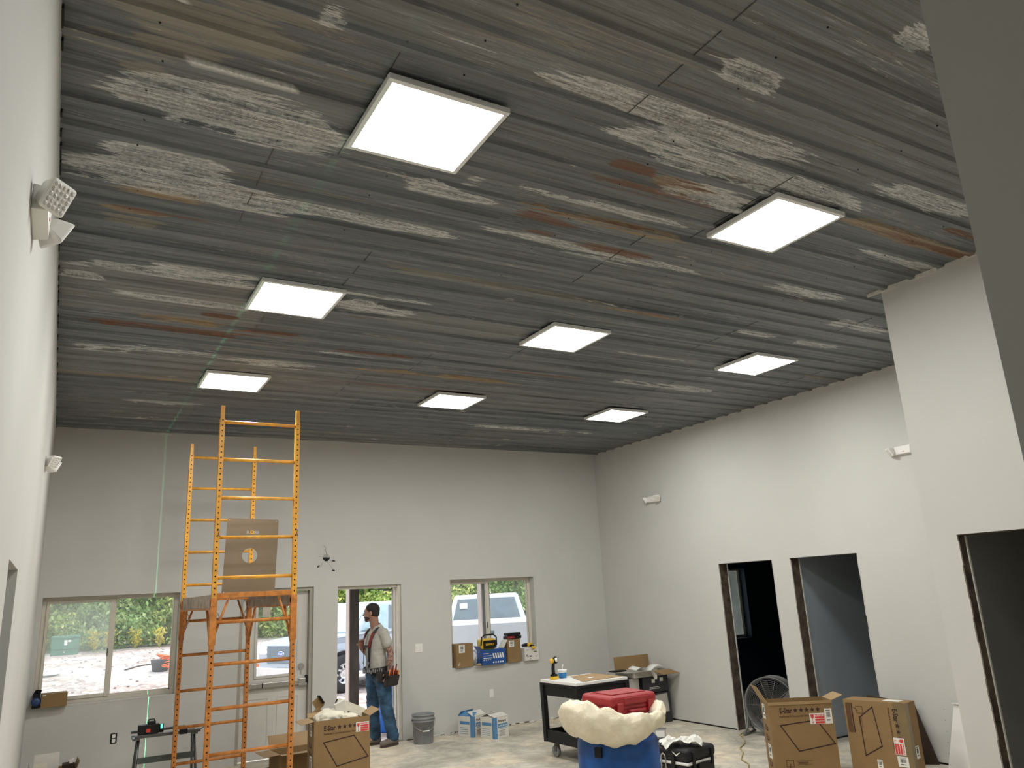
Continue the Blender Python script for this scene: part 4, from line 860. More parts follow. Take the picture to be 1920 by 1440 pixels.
t = thing('open_carton', 'wide open grey carton with tall brown back flap and papers, topmost in the corner stack', 'cardboard box', (7.62, -1.30, .628), R_(0))
carton(t, .64, .44, .075, 'card_grey', open_=True)
flap(t, (.32, .22, .075), (-.32, .22, .075), (.03, .12, 1), .185, 'card', -.0); flap(t, (-.32, -.22, .075), (.02, -.22, .075), (-.15, -.8, .12), .16, 'card_grey', .03)
flap(t, (.02, -.22, .075), (.32, -.22, .075), (.35, -.9, -.30), .17, 'card'); flap(t, (-.32, .22, .075), (-.32, -.22, .075), (-1, 0, .06), .16, 'card_grey')
flap(t, (-.03, -.222, .075), (.10, -.222, .075), (.0, -.25, -1), .12, 'card_white', .045)
for k, (x, y, r, rr, lab) in enumerate(((7.46, -1.38, 20, 12, 'white paper sheet curling out of the open carton, left one'), (7.80, -1.36, -10, -14, 'white curled paper in the open carton, right one'))):
    m = MB(); n = 8
    pts = [(-.12+.24*i/n, .05*math.sin(i/n*math.pi)) for i in range(n+1)]
    m.add([(x_, y_, z_) for x_, z_ in pts for y_ in (-.07, .07)], [(2*i, 2*i+1, 2*i+3, 2*i+2) for i in range(n)], True)
    o = m.build('paper_sheet', 'paper', solid=.002); o.location = (x, y, .71); o.rotation_euler = (R_(10), R_(rr), R_(r)); tag(o, lab, 'paper')
t = thing('black_folder', 'flat black folder on the left flap of the open carton', 'folder', (7.20, -1.28, .715), R_(5)); MB().bx(-.12, .11, -.06, .06, 0, .014).build('cover', 'black', t)

# ------------------------------------------------------------------ bucket and joint compound boxes
t = thing('bucket', 'grey ribbed plastic bucket with wire handle beside the open doorway', 'bucket', (4.60, -.34, 0), R_(-10))
MB().lathe([(.128, 0), (.130, .004), (.143, .27), (.154, .272), (.154, .278), (.144, .281), (.145, .305), (.156, .307), (.156, .313), (.147, .316), (.148, .345), (.155, .347), (.155, .362), (.149, .365), (.143, .36), (.138, .32), (.125, .03), (0, .02)], 40).build('bucket_body', 'grey_bucket', t)
for s in (-1, 1): MB().cyl((s*.146, 0, .295), (s*.162, 0, .295), .014, n=12).build('ear', 'grey_bucket', t)
pts = [(.158*math.cos(a), -.16*math.sin(a)*.98, .295-.13*math.sin(a)) for a in [math.pi*i/20 for i in range(21)]]
w_ = MB().tube(pts, .0025, 6).build('wire_handle', 'steel', t); MB().cyl((-.045, -.158, .166), (.045, -.158, .166), .009, n=10).build('grip', 'white_plastic', w_)
MAT['jc_blue'] = mat('blue_box_print', (.09, .24, .44), .7)
def jc(label, x, y, rz, top):
    t = thing('compound_box', label, 'box', (x, y, 0), R_(rz), 'joint compound boxes'); w, d, h = .27, .27, .265
    carton(t, w, d, h, 'card_white')
    a = Decal((-w/2, -d/2, 0), (1, 0, 0), (0, 0, 1)); a.rect(0, 0, .045, h).rect(.06, .13, .19, .05).rect(.09, .115, .13, .006); a.build('blue_print', 'jc_blue', t)
    a = Decal((-w/2, -d/2, 0), (1, 0, 0), (0, 0, 1)); a.text('ProForm', .07, .20, .042, .15); a.build('black_lettering', 'ink_black', t)
    a = Decal((-w/2, -d/2, 0), (1, 0, 0), (0, 0, 1), .0022); a.text('LITE BLUE', .075, .142, .03, .16); a.build('white_lettering', 'paper', t)
    a = Decal((-w/2, -d/2, 0), (1, 0, 0), (0, 0, 1)); 
    for k in range(5): a.rect(.08, .03+k*.015, .12-.01*(k % 2), .004)
    a.build('small_print', 'ink_soft', t)
    b = Decal((-w/2, d/2, 0), (0, -1, 0), (0, 0, 1)); b.rect(.22, 0, .05, h).rect(.03, .16, .18, .04)
    for k in range(4): b.rect(.03, .04+k*.025, .15, .006)
    b.build('blue_print', 'jc_blue', t)
    if top:
        flap(t, (-w/2, -d/2, h), (w/2, -d/2, h), (0, .9, .5), .11, 'card_white'); flap(t, (w/2, d/2, h), (-w/2, d/2, h), (0, -.7, .7), .08, 'jc_blue'); flap(t, (-w/2, d/2, h), (-w/2, -d/2, h), (.8, 0, .4), .1, 'jc_blue')
    else:
        flap(t, (-w/2, -d/2, h), (w/2, -d/2, h), (0, .95, .25), .13, 'card_white'); flap(t, (w/2, d/2, h), (-w/2, d/2, h), (0, -.9, .3), .12, 'card_white')
    return t
jc('white and blue box with loose white flaps on the floor, nearer of the pair', 5.50, -.68, 18, False)
jc('white box with raised blue flaps, behind the nearer one against the wall', 5.33, -.34, 22, True)

# ------------------------------------------------------------------ things on the second window sill
sz = .866
t = thing('sill_box', 'brown shipping box with white label at the left end of the second sill', 'cardboard box', (5.395, .035, sz), R_(6)); carton(t, .29, .15, .325); barcode(t, (-.10, -.075, .20), (1, 0, 0), (0, 0, 1), .10, .11, 21); Decal((-.12, -.075, .03), (1, 0, 0), (0, 0, 1)).rect(0, 0, .03, .004).rect(0, .01, .03, .004).line((.0, .0), (.03, .04), .004).build('mark', 'paper', t)
t = thing('sill_box', 'brown shipping box with white label under the black tool case', 'cardboard box', (6.225, .035, sz), R_(4)); carton(t, .235, .15, .33); barcode(t, (-.09, -.075, .22), (1, 0, 0), (0, 0, 1), .09, .09, 22); flap(t, (-.117, .075, .33), (-.117, -.075, .33), (-.5, 0, -.8), .13, 'card_white')
MAT['bulb_blue'] = mat('blue_bulb_carton', (.015, .075, .27), .45)
t = thing('bulb_carton', 'blue light bulb carton on the sill under the yellow radio', 'box', (5.865, .015, sz), R_(3)); carton(t, .41, .17, .215, 'bulb_blue')
flap(t, (-.205, .085, .215), (-.205, -.085, .215), (-.5, 0, .7), .07, 'bulb_blue')
D = Decal((-.205, -.085, 0), (1, 0, 0), (0, 0, 1)); D.rect(.02, .125, .14, .006).rect(.02, .09, .15, .012).rect(.02, .155, .09, .008)
for k in range(4): D.rect(.02+k*.035, .065, .02, .012)
for k in range(5): D.rect(.18+k*.04, .02, .022, .022)
for k in range(5): D.poly([(.175+k*.04, .155), (.195+k*.04, .16), (.215+k*.04, .10), (.205+k*.04, .08), (.19+k*.04, .09)])
D.build('white_print', 'paper', t)
t = thing('plastic_wrap', 'crumpled clear plastic wrap between box and bulb carton on the sill', 'plastic wrap', (5.59, .03, sz)); crumple('wrap', (.038, .05, .11), (0, 0, .115), 'clear', 12, t, amp=.35)
o = MB().sphere((0, 0, .018), (.05, .03, .02), 8, 6).build('dirty_rag', 'card_in'); o.location = (5.61, -.06, sz); tag(o, 'small crumpled tan rag at the foot of the plastic wrap on the sill', 'rag')
t = thing('jobsite_radio', 'yellow and black jobsite radio with carry handle on the blue carton', 'radio', (5.80, .02, sz+.216), R_(4))
MB().bx(-.14, .12, -.06, .06, 0, .15).build('radio_body', 'yellow_tool', t, bevel=.025, segs=3); MB().bx(-.10, .13, -.072, -.055, .015, .125).build('black_front', 'black', t, bevel=.012, segs=3)
MB().tube([(-.13, -.05, .06), (-.12, -.055, .17), (-.07, -.055, .205), (.08, -.055, .205), (.135, -.055, .165), (.14, -.05, .05)], .011, 8).build('carry_frame', 'black', t)
Decal((-.10, -.072, 0), (1, 0, 0), (0, 0, 1), .002).text('DEWALT', .035, .055, .04, .15).build('maker_lettering', 'yellow_tool', t)
t = thing('tool_case', 'flat black tool case with dark red edge on the right brown sill box', 'tool case', (6.235, .02, sz+.332), R_(3))
MB().bx(-.12, .13, -.07, .07, 0, .045).build('case_body', 'black', t, bevel=.01); MB().bx(-.11, .125, -.065, .065, .05, .088).build('case_lid', 'black', t, bevel=.01); MB().bx(-.125, .0, -.074, -.06, .012, .042).build('red_edge', 'red_plastic', t); MB().tube([(-.06, -.07, .06), (-.06, -.09, .055), (.06, -.09, .055), (.06, -.07, .06)], .006, 6).build('handle', 'black', t)
t = thing('white_carton', 'white printed carton at the right end of the second sill', 'box', (6.53, .03, sz), R_(2)); carton(t, .255, .15, .185, 'card_white')
D = Decal((-.127, -.075, 0), (1, 0, 0), (0, 0, 1)); D.rect(.16, .12, .06, .01).rect(.03, .15, .04, .006).rect(.08, .055, .045, .015).rect(.03, .06, .012, .03).rect(.05, .05, .012, .02).rect(.19, .05, .012, .015).rect(.09, .02, .015, .01); D.build('black_print', 'ink_black', t)
t = thing('cordless_drill', 'yellow and black cordless drill lying on the white sill carton', 'drill', (6.50, .0, sz+.187), R_(4))
MB().cyl((-.11, 0, .035), (-.03, 0, .04), .018, .028, n=14).build('chuck', 'black', t); MB().cyl((-.03, 0, .04), (.06, 0, .04), .03, .032, n=14).build('motor_housing', 'yellow_tool', t); MB().tube([(.02, 0, .03), (.035, -.04, .024), (.045, -.075, .02)], [.02, .016, .02], 10).build('grip', 'black', t); MB().box((.05, -.07, .0), (.06, .03, .04)).build('battery', 'yellow_tool', t, bevel=.005)

# ------------------------------------------------------------------ drum fan
MAT['fan_grey'] = mat('dusty_grey_fan', (.16, .16, .155), .5, .2, nscale=9, namt=.15)
t = thing('drum_fan', 'large round grey drum fan on the floor in the first dark doorway', 'fan', (8.07, -3.28, 0), R_(-70))
M = Matrix.Rotation(R_(90), 3, 'X'); fr_ = .325; fz = .36
MB().lathe([(fr_, -.09), (fr_+.014, -.10), (fr_+.014, -.085), (fr_, -.08), (fr_, .08), (fr_+.014, .085), (fr_+.014, .10), (fr_, .09), (fr_-.006, .085), (fr_-.006, -.085)], 48, (0, 0, fz), cap=False, M=M).build('drum_shell', 'fan_grey', t)
g = MB()
for r in [.05+.022*i for i in range(13)]: g.tube([(r*math.cos(a), -.095, fz+r*math.sin(a)) for a in [2*math.pi*i/40 for i in range(40)]], .0016, 5, closed=True)
for k in range(10): a = 2*math.pi*k/10; g.cyl((.03*math.cos(a), -.097, fz+.03*math.sin(a)), (fr_*math.cos(a), -.097, fz+fr_*math.sin(a)), .0025, n=6)
g.cyl((0, -.10, fz), (0, -.09, fz), .05, n=20); g.build('front_grille', 'fan_grey', t)
for k in range(4):
    a = math.pi/2*k+.4; R2 = Matrix.Rotation(-a, 3, 'Y'); b = MB().hexa([R2 @ Vector(p)+Vector((0, 0, fz)) for p in ((.04, -.03, -.03), (.28, -.045, -.09), (.28, .045, .09), (.04, .03, .03))], [R2 @ Vector(p)+Vector((0, .003, fz)) for p in ((.04, -.03, -.03), (.28, -.045, -.09), (.28, .045, .09), (.04, .03, .03))]); b.build('blade', 'dark_steel', t)
MB().cyl((0, -.06, fz), (0, .09, fz), .06, n=20).build('motor', 'black', t)
for s in (-1, 1):
    MB().tube([(s*.36, -.16, .02), (s*.355, -.04, .10), (s*.35, 0, fz+.02)], .012, 8).tube([(s*.36, .16, .02), (s*.355, .04, .10), (s*.35, 0, fz+.02)], .012, 8).tube([(s*.36, -.17, .018), (s*.36, .17, .018)], .014, 8).build('stand_leg', 'fan_grey', t)
# ------------------------------------------------------------------ yellow rope / cord on the floor
MAT['cord_y'] = mat('yellow_black_cord', (.42, .34, .14), .7, nscale=30, namt=.5)
pts = [(8.10, -2.74), (7.98, -2.83), (7.78, -2.93), (7.70, -3.05), (7.58, -3.2), (7.42, -3.36), (7.20, -3.50), (7.02, -3.72), (6.88, -3.84), (6.76, -3.95), (6.66, -4.15), (6.48, -4.32), (6.3, -4.5)]
o = MB().tube([(x, y, .008+.004*(i % 2)) for i, (x, y) in enumerate(pts)], .006, 7).build('extension_cord', 'cord_y'); tag(o, 'yellowish kinked cord trailing across the floor out of the dark doorway', 'cord')
pts = [(8.12, -2.76), (8.0, -2.80), (7.85, -2.99), (7.75, -2.98)]
o = MB().tube([(x, y, .007) for x, y in pts], .005, 7).build('extension_cord', 'cord_y'); tag(o, 'short second cord end at the jamb of the fan doorway', 'cord')

# ------------------------------------------------------------------ emergency lights
MAT['lens'] = mat('clear_led_lens', (.62, .61, .57), .25, nscale=60, namt=.25, bump=.8, bscale=90)
def emergency(label):
    """local: back on y=0 plane, facing -y, long axis x"""
    t = thing('emergency_light', label, 'emergency light', (0, 0, 0), 0, 'twin-head emergency lights')
    b = MB(); prof = [(-.125, -.05), (.125, -.05), (.105, .05), (-.105, .05)]
    b.add([(x, 0, z) for x, z in prof]+[(x*.93, -.048, z*.85) for x, z in prof], [(0, 1, 2, 3), (7, 6, 5, 4), (0, 4, 5, 1), (1, 5, 6, 2), (2, 6, 7, 3), (3, 7, 4, 0)]); b.build('housing', 'white_plastic', t, bevel=.005)
    MB().box((0, -.0485, -.02), (.02, .002, .006)).build('test_button', 'ink_red', t)
    for s in (-1, 1):
        Mx = Matrix.Translation((s*.135, -.055, .0)) @ Matrix.Rotation(R_(s*38), 4, 'Z') @ Matrix.Rotation(R_(28), 4, 'X')
        h = MB(); q = .055
        h.add([(-q, -.028, -q), (q, -.028, -q), (q, -.028, q), (-q, -.028, q), (-.03, .03, -.03), (.03, .03, -.03), (.03, .03, .03), (-.03, .03, .03)], [(0, 1, 2, 3), (7, 6, 5, 4), (0, 4, 5, 1), (1, 5, 6, 2), (2, 6, 7, 3), (3, 7, 4, 0)])
        ho = h.xform(Mx).build('lamp_head', 'white_plastic', t, bevel=.012, segs=3)
        l = MB()
        for i in range(5):
            for j in range(5): l.sphere((-.035+.0175*i, -.0275, -.035+.0175*j), (.0086, .003, .0086), 8, 5)
        l.xform(Mx).build('led_lens', 'lens', ho)
    return t
e0 = emergency('twin-head emergency light high on the left wall, nearest the camera'); e0.location = (.0, -7.95, 3.15); e0.rotation_euler = (0, 0, R_(90))
dup(e0, (.0, -3.1, 3.13), R_(90), 'small twin-head emergency light far along the left wall above the first window')
dup(e0, (W, -1.47, 3.15), R_(-90), 'twin-head emergency light on the right wall near the back corner')
dup(e0, (W, -5.67, 3.15), R_(-90), 'twin-head emergency light on the right wall beside the jutting wall')

# ------------------------------------------------------------------ switch, outlets, cable hole
t = thing('light_switch', 'white double rocker switch plate right of the open doorway', 'light switch', (4.70, 0, 1.18)); MB().bx(-.057, .057, -.006, 0, -.058, .058).build('plate', 'white_plastic', t, bevel=.003)
for x in (-.024, .024): MB().bx(x-.016, x+.016, -.011, -.004, -.033, .033).build('rocker', 'white_plastic', t, bevel=.002)
t = thing('outlet', 'white outlet with cover plate below the second window', 'outlet', (5.835, 0, .465)); MB().bx(-.035, .035, -.006, 0, -.057, .057).build('plate', 'white_plastic', t, bevel=.003); MB().bx(-.018, .018, -.010, -.004, -.035, .035).build('socket', 'white_plastic', t, bevel=.002)
t = thing('outlet', 'bare outlet in a dark box without cover plate, left under the first window', 'outlet', (.895, 0, .485)); MB().bx(-.034, .034, -.004, .0, -.055, .055).build('open_box', 'black', t); MB().bx(-.018, .018, -.012, -.003, -.045, -.004).bx(-.018, .018, -.012, -.003, .004, .045).build('socket', 'white_plastic', t, bevel=.005)
t = thing('cable_hole', 'dark round hole with loose wires in the back wall between the two doors', 'cable hole', (3.355, 0, 2.465))
MB().lathe([(0, -.001), (.048, -.001), (.050, 0)], 20, M=Matrix.Rotation(R_(90), 3, 'X')).build('hole', 'ink_black', t)
for k, pts in enumerate(([(0, -.01, 0), (-.01, -.05, .04), (-.03, -.05, .09), (-.02, -.04, .13), (-.05, -.03, .16)], [(0, -.01, 0), (.03, -.05, -.03), (.07, -.05, -.06), (.12, -.03, -.06)], [(0, -.01, 0), (-.0, -.05, -.07), (.05, -.05, -.12), (.09, -.03, -.16)], [(0, -.01, 0), (-.05, -.04, -.04), (-.09, -.04, -.12)], [(0, -.01, 0), (-.05, -.04, .0), (-.12, -.03, .02)])):
    MB().tube(pts, .0022, 5).build('wire', 'steel' if k != 0 else 'dark_steel', t)
for x, z in ((.10, -.045), (.10, -.175), (-.11, -.115)): MB().box((x, -.006, z), (.035, .012, .014), Matrix.Rotation(R_(-40 if x < 0 else 8), 3, 'Y')).build('wire_nut', 'ink_black', t)

# ------------------------------------------------------------------ folding work stand and laser level
t = thing('work_stand', 'black folding work stand holding the green laser level', 'work stand', (1.33, -1.02, 0), R_(-2))
MB().bx(-.31, .33, -.14, -.10, .60, .63).build('front_rail', 'dark_steel', t, bevel=.003); MB().bx(-.34, .20, .10, .14, .625, .65).build('rear_rail', 'dark_steel', t, bevel=.003)
MB().bx(-.33, -.26, -.16, .16, .585, .605).bx(.24, .30, -.16, .16, .585, .605).build('cross_plate', 'dark_steel', t)
MB().box((.16, -.12, .62), (.08, .06, .05)).build('clamp', 'black', t, bevel=.005)
MAT['stand_green'] = mat('dark_grey_green_steel', (.07, .085, .075), .5, .3)
for x in (-.27, .27):
    for y in (-1, 1): MB().tube([(x, y*.10, .59), (x*1.06, y*.16, .33), (x*1.12, y*.24, .015)], .013, 8).cyl((x*1.12, y*.24, 0), (x*1.12, y*.24, .03), .018, n=10).build('leg', 'dark_steel', t)
    MB().tube([(x*1.06, -.16, .33), (x*1.02, 0, .30), (x*1.06, .16, .33)], .007, 6).build('hinge_brace', 'dark_steel', t)
MB().bx(-.27, .27, -.17, -.155, .36, .42).build('front_panel', 'stand_green', t, bevel=.002)
MB().tube([(.27, .1, .59), (.33, .0, .60), (.40, -.1, .66)], .006, 6).build('clamp_lever', 'steel', t)
LZ = .632
t = thing('laser_level', 'black laser level with a glowing green lens on the work stand', 'laser level', (1.16, -1.10, LZ), R_(0))
MB().bx(-.115, .085, -.05, .05, 0, .095).build('level_body', 'black', t, bevel=.008); MB().bx(-.03, .05, -.04, .04, .095, .125).build('top_turret', 'black', t, bevel=.006); MB().tube([(-.02, 0, .125), (-.015, 0, .14), (.035, 0, .14), (.04, 0, .125)], .006, 6).build('top_handle', 'black', t)
MAT['laser_glow'] = emit_mat('green_laser_window', (.05, 1.0, .35), 3.0)
MB().cyl((.105, -.02, .005), (.105, -.02, .085), .026, n=16).build('side_tower', 'black', t); MB().bx(.098, .114, -.050, -.044, .045, .085).build('laser_window', 'laser_glow', t); Decal((-.04, -.05, .02), (1, 0, 0), (0, 0, 1), .002).rect(0, 0, .04, .035).build('small_label', 'ink_red', t)
ld = bpy.data.lights.new('laser_fan', 'POINT'); ld.energy = 1.0; ld.shadow_soft_size = 0.0; ld.color = (1, 1, 1); ld.use_nodes = True
nt = ld.node_tree; nt.nodes.clear(); N = nt.nodes.new
g_ = N('ShaderNodeNewGeometry'); sx = N('ShaderNodeVectorMath'); sx.operation = 'DOT_PRODUCT'; sx.inputs[1].default_value = (1, 0, 0)
nt.links.new(g_.outputs['Incoming'], sx.inputs[0]); ab = N('ShaderNodeMath'); ab.operation = 'ABSOLUTE'; nt.links.new(sx.outputs['Value'], ab.inputs[0])
lt = N('ShaderNodeMath'); lt.operation = 'LESS_THAN'; lt.inputs[1].default_value = .0032; nt.links.new(ab.outputs[0], lt.inputs[0])
ml = N('ShaderNodeMath'); ml.operation = 'MULTIPLY'; ml.inputs[1].default_value = 55; nt.links.new(lt.outputs[0], ml.inputs[0])
e_ = N('ShaderNodeEmission'); e_.inputs[0].default_value = (.12, 1, .45, 1); nt.links.new(ml.outputs[0], e_.inputs[1]); oo_ = N('ShaderNodeOutputLight'); nt.links.new(e_.outputs[0], oo_.inputs[0])
lo = bpy.data.objects.new('laser_fan', ld); COL.objects.link(lo); lo.location = (1.235, -.93, .79)

# ------------------------------------------------------------------ ground outside
def ground_mat():
    m, nt, b, L = nodes('pale_pink_gravel'); N = nt.nodes.new; tc = N('ShaderNodeTexCoord')
    v = N('ShaderNodeTexVoronoi'); v.inputs['Scale'].default_value = 9; L.new(tc.outputs['Object'], v.inputs['Vector'])
    r = N('ShaderNodeValToRGB'); L.new(v.outputs['Color'], r.inputs[0]); e = r.color_ramp.elements
    e[0].position = .15; e[0].color = (.22, .155, .135, 1); e[1].position = .85; e[1].color = (.52, .46, .44, 1); x = e.new(.5); x.color = (.36, .285, .26, 1)
    n = N('ShaderNodeTexNoise'); n.inputs['Scale'].default_value = .45; n.inputs['Detail'].default_value = 6; L.new(tc.outputs['Object'], n.inputs['Vector'])
    mx = N('ShaderNodeMix'); mx.data_type = 'RGBA'; mr = N('ShaderNodeMapRange'); mr.inputs[1].default_value = .45; mr.inputs[2].default_value = .6; L.new(n.outputs[0], mr.inputs[0]); L.new(mr.outputs[0], mx.inputs[0])
    L.new(r.outputs[0], mx.inputs[6]); mx.inputs[7].default_value = (.46, .42, .41, 1); L.new(mx.outputs[2], b.inputs['Base Color']); b.inputs['Roughness'].default_value = .95
    bp = N('ShaderNodeBump'); bp.inputs['Strength'].default_value = .6; bp.inputs['Distance'].default_value = .05; L.new(v.outputs['Distance'], bp.inputs['Height']); L.new(bp.outputs[0], b.inputs['Normal']); return m
MAT['gravel'] = ground_mat()
def gz(y):
    t = min(1, max(0, (y-8)/7)); return -.1+.65*t*t*(3-2*t)
g = MB(); xs = [-14+1.2*i for i in range(46)]; ys = [.2+.8*j for j in range(62)]
g.add([(x, y, gz(y)+.03*noise.noise(Vector((x*.6, y*.6, 0)))*(1 if y > 8.5 else .0)) for x in xs for y in ys], [(i*62+j, (i+1)*62+j, (i+1)*62+j+1, i*62+j+1) for i in range(45) for j in range(61)], True)
struct('ground', g, 'gravel')
rr = random.Random(3); s = MB()
for k in range(420):
    x, y = rr.uniform(-1, 9), rr.uniform(8.5, 22); r = rr.uniform(.012, .035); s.sphere((x, y, gz(y)+r*.3), (r*1.3, r, r*.7), 6, 4)
tag(s.build('gravel_stones', 'gravel'), 'loose reddish stones scattered over the gravel yard', 'stones', kind='stuff')
MAT['post_wood'] = mat('weathered_dark_post', (.075, .062, .055), .85, nscale=5, namt=.3, streak=(3, 3, .6))
MAT['post_pale'] = mat('pale_lit_post_side', (.60, .50, .46), .85, nscale=5, namt=.12, streak=(3, 3, .6))  # pale tone imitates light on the posts' left side; a slab reuses it
def porch_post(x, y, label):
    t = thing('porch_post', label, 'post', (x, y, -.1), 0, 'porch posts')
    MB().bx(-.07, .075, -.07, .07, 0, 2.9).build('post_core', 'post_wood', t, bevel=.004); MB().bx(-.088, -.071, -.07, .07, 0, 2.9).build('lit_side_paint', 'post_pale', t); return t  # thin added board carries the lit left face as colour
porch_post(4.135, 1.2, 'dark wooden porch post with lit side painted pale outside the open doorway'); porch_post(6.40, 1.2, 'grey porch post with lit side painted pale outside the second window')
struct('porch_roof', MB().bx(-2, 12, .2, 1.5, 2.72, 2.8), 'post_wood')
# ------------------------------------------------------------------ vehicles
MAT['car_white'] = mat('white_car_paint', (.62, .65, .69), .25, namt=.02); MAT['car_silver'] = mat('silver_blue_car_paint', (.40, .44, .50), .25, .2, namt=.03)
MAT['car_glass'] = mat('tinted_car_glass', (.13, .17, .20), .08); MAT['car_glass_l'] = mat('pale_reflective_windscreen', (.34, .46, .50), .08)
MAT['tyre'] = mat('rubber_tyre', (.035, .035, .037), .8, bump=.4, bscale=60); MAT['chrome'] = mat('chrome_trim', (.75, .76, .78), .15, .9, namt=.03)
MAT['grille'] = mat('blue_grey_grille', (.11, .15, .19), .4, .2); MAT['tail_red'] = mat('red_tail_light', (.5, .04, .04), .3); MAT['emblem_blue'] = mat('blue_emblem', (.02, .10, .36), .3)
def pickup(label, paint, loc, head, glass, tail=1.40, roof=1.93, L=5.6):
    t = thing('pickup_truck', label, 'pickup truck', loc, head, None); hw = .97; cab = 3.35
    def arc(cx, r=.47, z0=.40): return [(cx+r*math.cos(a), .42+r*math.sin(a)) for a in [math.pi*i/10 for i in range(11)]]
    ax = (-.95, -(L-1.15))
    poly = [(0, .45), (.02, 1.02), (-.06, 1.14), (-.5, 1.20), (-1.3, 1.25), (-cab, 1.27), (-cab, tail), (-L, tail), (-L-.02, .55)]
    poly += [(-L+.35, .45)]+arc(ax[1])[::-1]+[(-L/2, .40)]+arc(ax[0])[::-1]
    def fn(x, y, z): return (x, y*(1-.05*max(0, x+1.2)), z)
    MB().prism(poly, -hw, hw, fn).build('body', paint, t, bevel=.035, segs=3)
    xb0, xb1, xt0, xt1, wb, wt = -1.25, -cab+.02, -2.0, -cab+.30, .91, .70
    b = [(xb0, -wb, 1.22), (xb0, wb, 1.22), (xb1, wb, 1.22), (xb1, -wb, 1.22)]; tp = [(xt0, -wt, roof), (xt0, wt, roof), (xt1, wt, roof), (xt1, -wt, roof)]
    MB().hexa(b, tp).build('cab', paint, t, bevel=.06, segs=4)
    def quad_on(p, name, m, inset=(.12, .14, .08, .08), off=.012):
        """pane on the plane of p (bl, br, tr, tl) with inset left,right,bottom,top as fractions"""
        p = [Vector(v) for v in p]; l, r, bo, to = inset
        P = lambda u, v: (p[0]*(1-u)+p[1]*u)*(1-v)+(p[3]*(1-u)+p[2]*u)*v
        q = [P(l, bo), P(1-r, bo), P(1-r, 1-to), P(l, 1-to)]; n = (q[1]-q[0]).cross(q[3]-q[0]).normalized()
        return MB().hexa([v-n*.01 for v in q], [v+n*off for v in q]).build(name, m, t)
    quad_on([(xb0, wb, 1.24), (xb0, -wb, 1.24), (xt0, -wt, roof), (xt0, wt, roof)], 'windscreen', glass, (.05, .05, .04, .09))
    quad_on([(xb1, -wb, 1.24), (xb1, wb, 1.24), (xt1, wt, roof), (xt1, -wt, roof)], 'rear_window', 'car_glass', (.07, .07, .12, .13))
    for s in (-1, 1):
        for a, c in ((.07, .50), (.50, .08)):
            pp = [(xb0, s*wb, 1.24), (xb1, s*wb, 1.24), (xt1, s*wt, roof), (xt0, s*wt, roof)]; pp = pp if s < 0 else pp
            v = [Vector(q) for q in pp]; P = lambda u, w: (v[0]*(1-u)+v[1]*u)*(1-w)+(v[3]*(1-u)+v[2]*u)*w
            q = [P(a+.03, .08), P(1-c-.02, .08), P(1-c-.02, .86), P(a+.03, .86)]; n = Vector((0, s, .3)).normalized()
            MB().hexa([k-n*.01 for k in q], [k+n*.012 for k in q]).build('side_window', glass if a < .2 else 'car_glass', t)
        MB().box((-1.75, s*1.08, 1.33), (.10, .2, .17)).build('mirror', 'black', t, bevel=.02)
        MB().bx(-1.62, -1.605, s*hw-.012*s-.006, s*hw+.006, .5, 1.24).bx(-2.72, -2.705, s*hw-.012*s-.006, s*hw+.006, .5, 1.24).build('door_gap', 'grille', t)
        for x in ax:
            c = (x, s*.86, .41); Mx = Matrix.Rotation(R_(90), 3, 'X')
            w_ = MB().lathe([(.22, -.12), (.36, -.13), (.40, -.10), (.40, .10), (.36, .13), (.22, .12)], 32, c, cap=False, M=Mx).build('tyre', 'tyre', t)
            rim = MB().lathe([(0, -.09), (.07, -.10), (.20, -.085), (.225, -.12), (.225, .12), (.20, .085), (.07, .10), (0, .09)], 28, c, M=Mx).build('rim', 'chrome', w_)
            h = MB()
            for k in range(8):
                a = math.pi/4*k+.2; h.cyl((x+.14*math.cos(a), s*.86-s*.0+s*.084, .41+.14*math.sin(a)), (x+.14*math.cos(a), s*.86+s*.10, .41+.14*math.sin(a)), .032, n=10)
            tag(h.build('rim_holes', 'tyre', w_), kind='stuff')
        MB().bx(-.10, .03, s*.72-.16, s*.72+.16, .88, 1.06).build('headlight', 'chrome', t, bevel=.02)
        MB().bx(-L-.035, -L+.06, s*.90-.07, s*.90+.07, .82, 1.24).build('tail_light', 'tail_red', t, bevel=.01)
    MB().bx(-.02, .045, -.55, .55, .70, 1.08).build('grille', 'grille', t, bevel=.02)
    gb = MB(); [gb.bx(.045, .055, -.54, .54, z, z+.035) for z in (.78, .88, .98)]; gb.build('grille_bars', 'grille', t)['kind'] = 'stuff'
    e = MB().lathe([(0, 0), (.13, 0), (.12, .012), (0, .012)], 28, M=Matrix.Rotation(R_(90), 3, 'Y')); e.v = [(x+.055, y, z*.45+.91) for x, y, z in e.v]; e = e.build('oval_rim', 'chrome', t)
    f = MB().lathe([(0, 0), (.112, 0), (.112, .004), (0, .004)], 28, M=Matrix.Rotation(R_(90), 3, 'Y')); f.v = [(x+.067, y, z*.42+.91) for x, y, z in f.v]; f.build('oval_badge', 'emblem_blue', e)
    Decal((.072, -.075, .885), (0, 1, 0), (0, 0, 1)).text('Ford', 0, .0, .07, .15).build('badge_lettering', 'paper', e)
    MB().bx(-.05, .10, -.95, .95, .42, .62).build('front_bumper', 'chrome', t, bevel=.03)
    MB().bx(-L-.14, -L, -.95, .95, .48, .62).build('rear_bumper', 'chrome', t, bevel=.02)
    MB().bx(-L-.03, -L-.018, -.78, .78, .66, tail-.02).build('tailgate', paint, t, bevel=.008)
    MB().bx(-L-.045, -L-.03, -.13, .13, tail-.22, tail-.15).build('tailgate_handle', 'grille', t, bevel=.006)
    MB().bx(-L+.06, -cab-.05, -hw+.08, hw-.08, tail-.03, tail+.012).build('bed_cover_edge', 'car_white', t, bevel=.01)
    return t
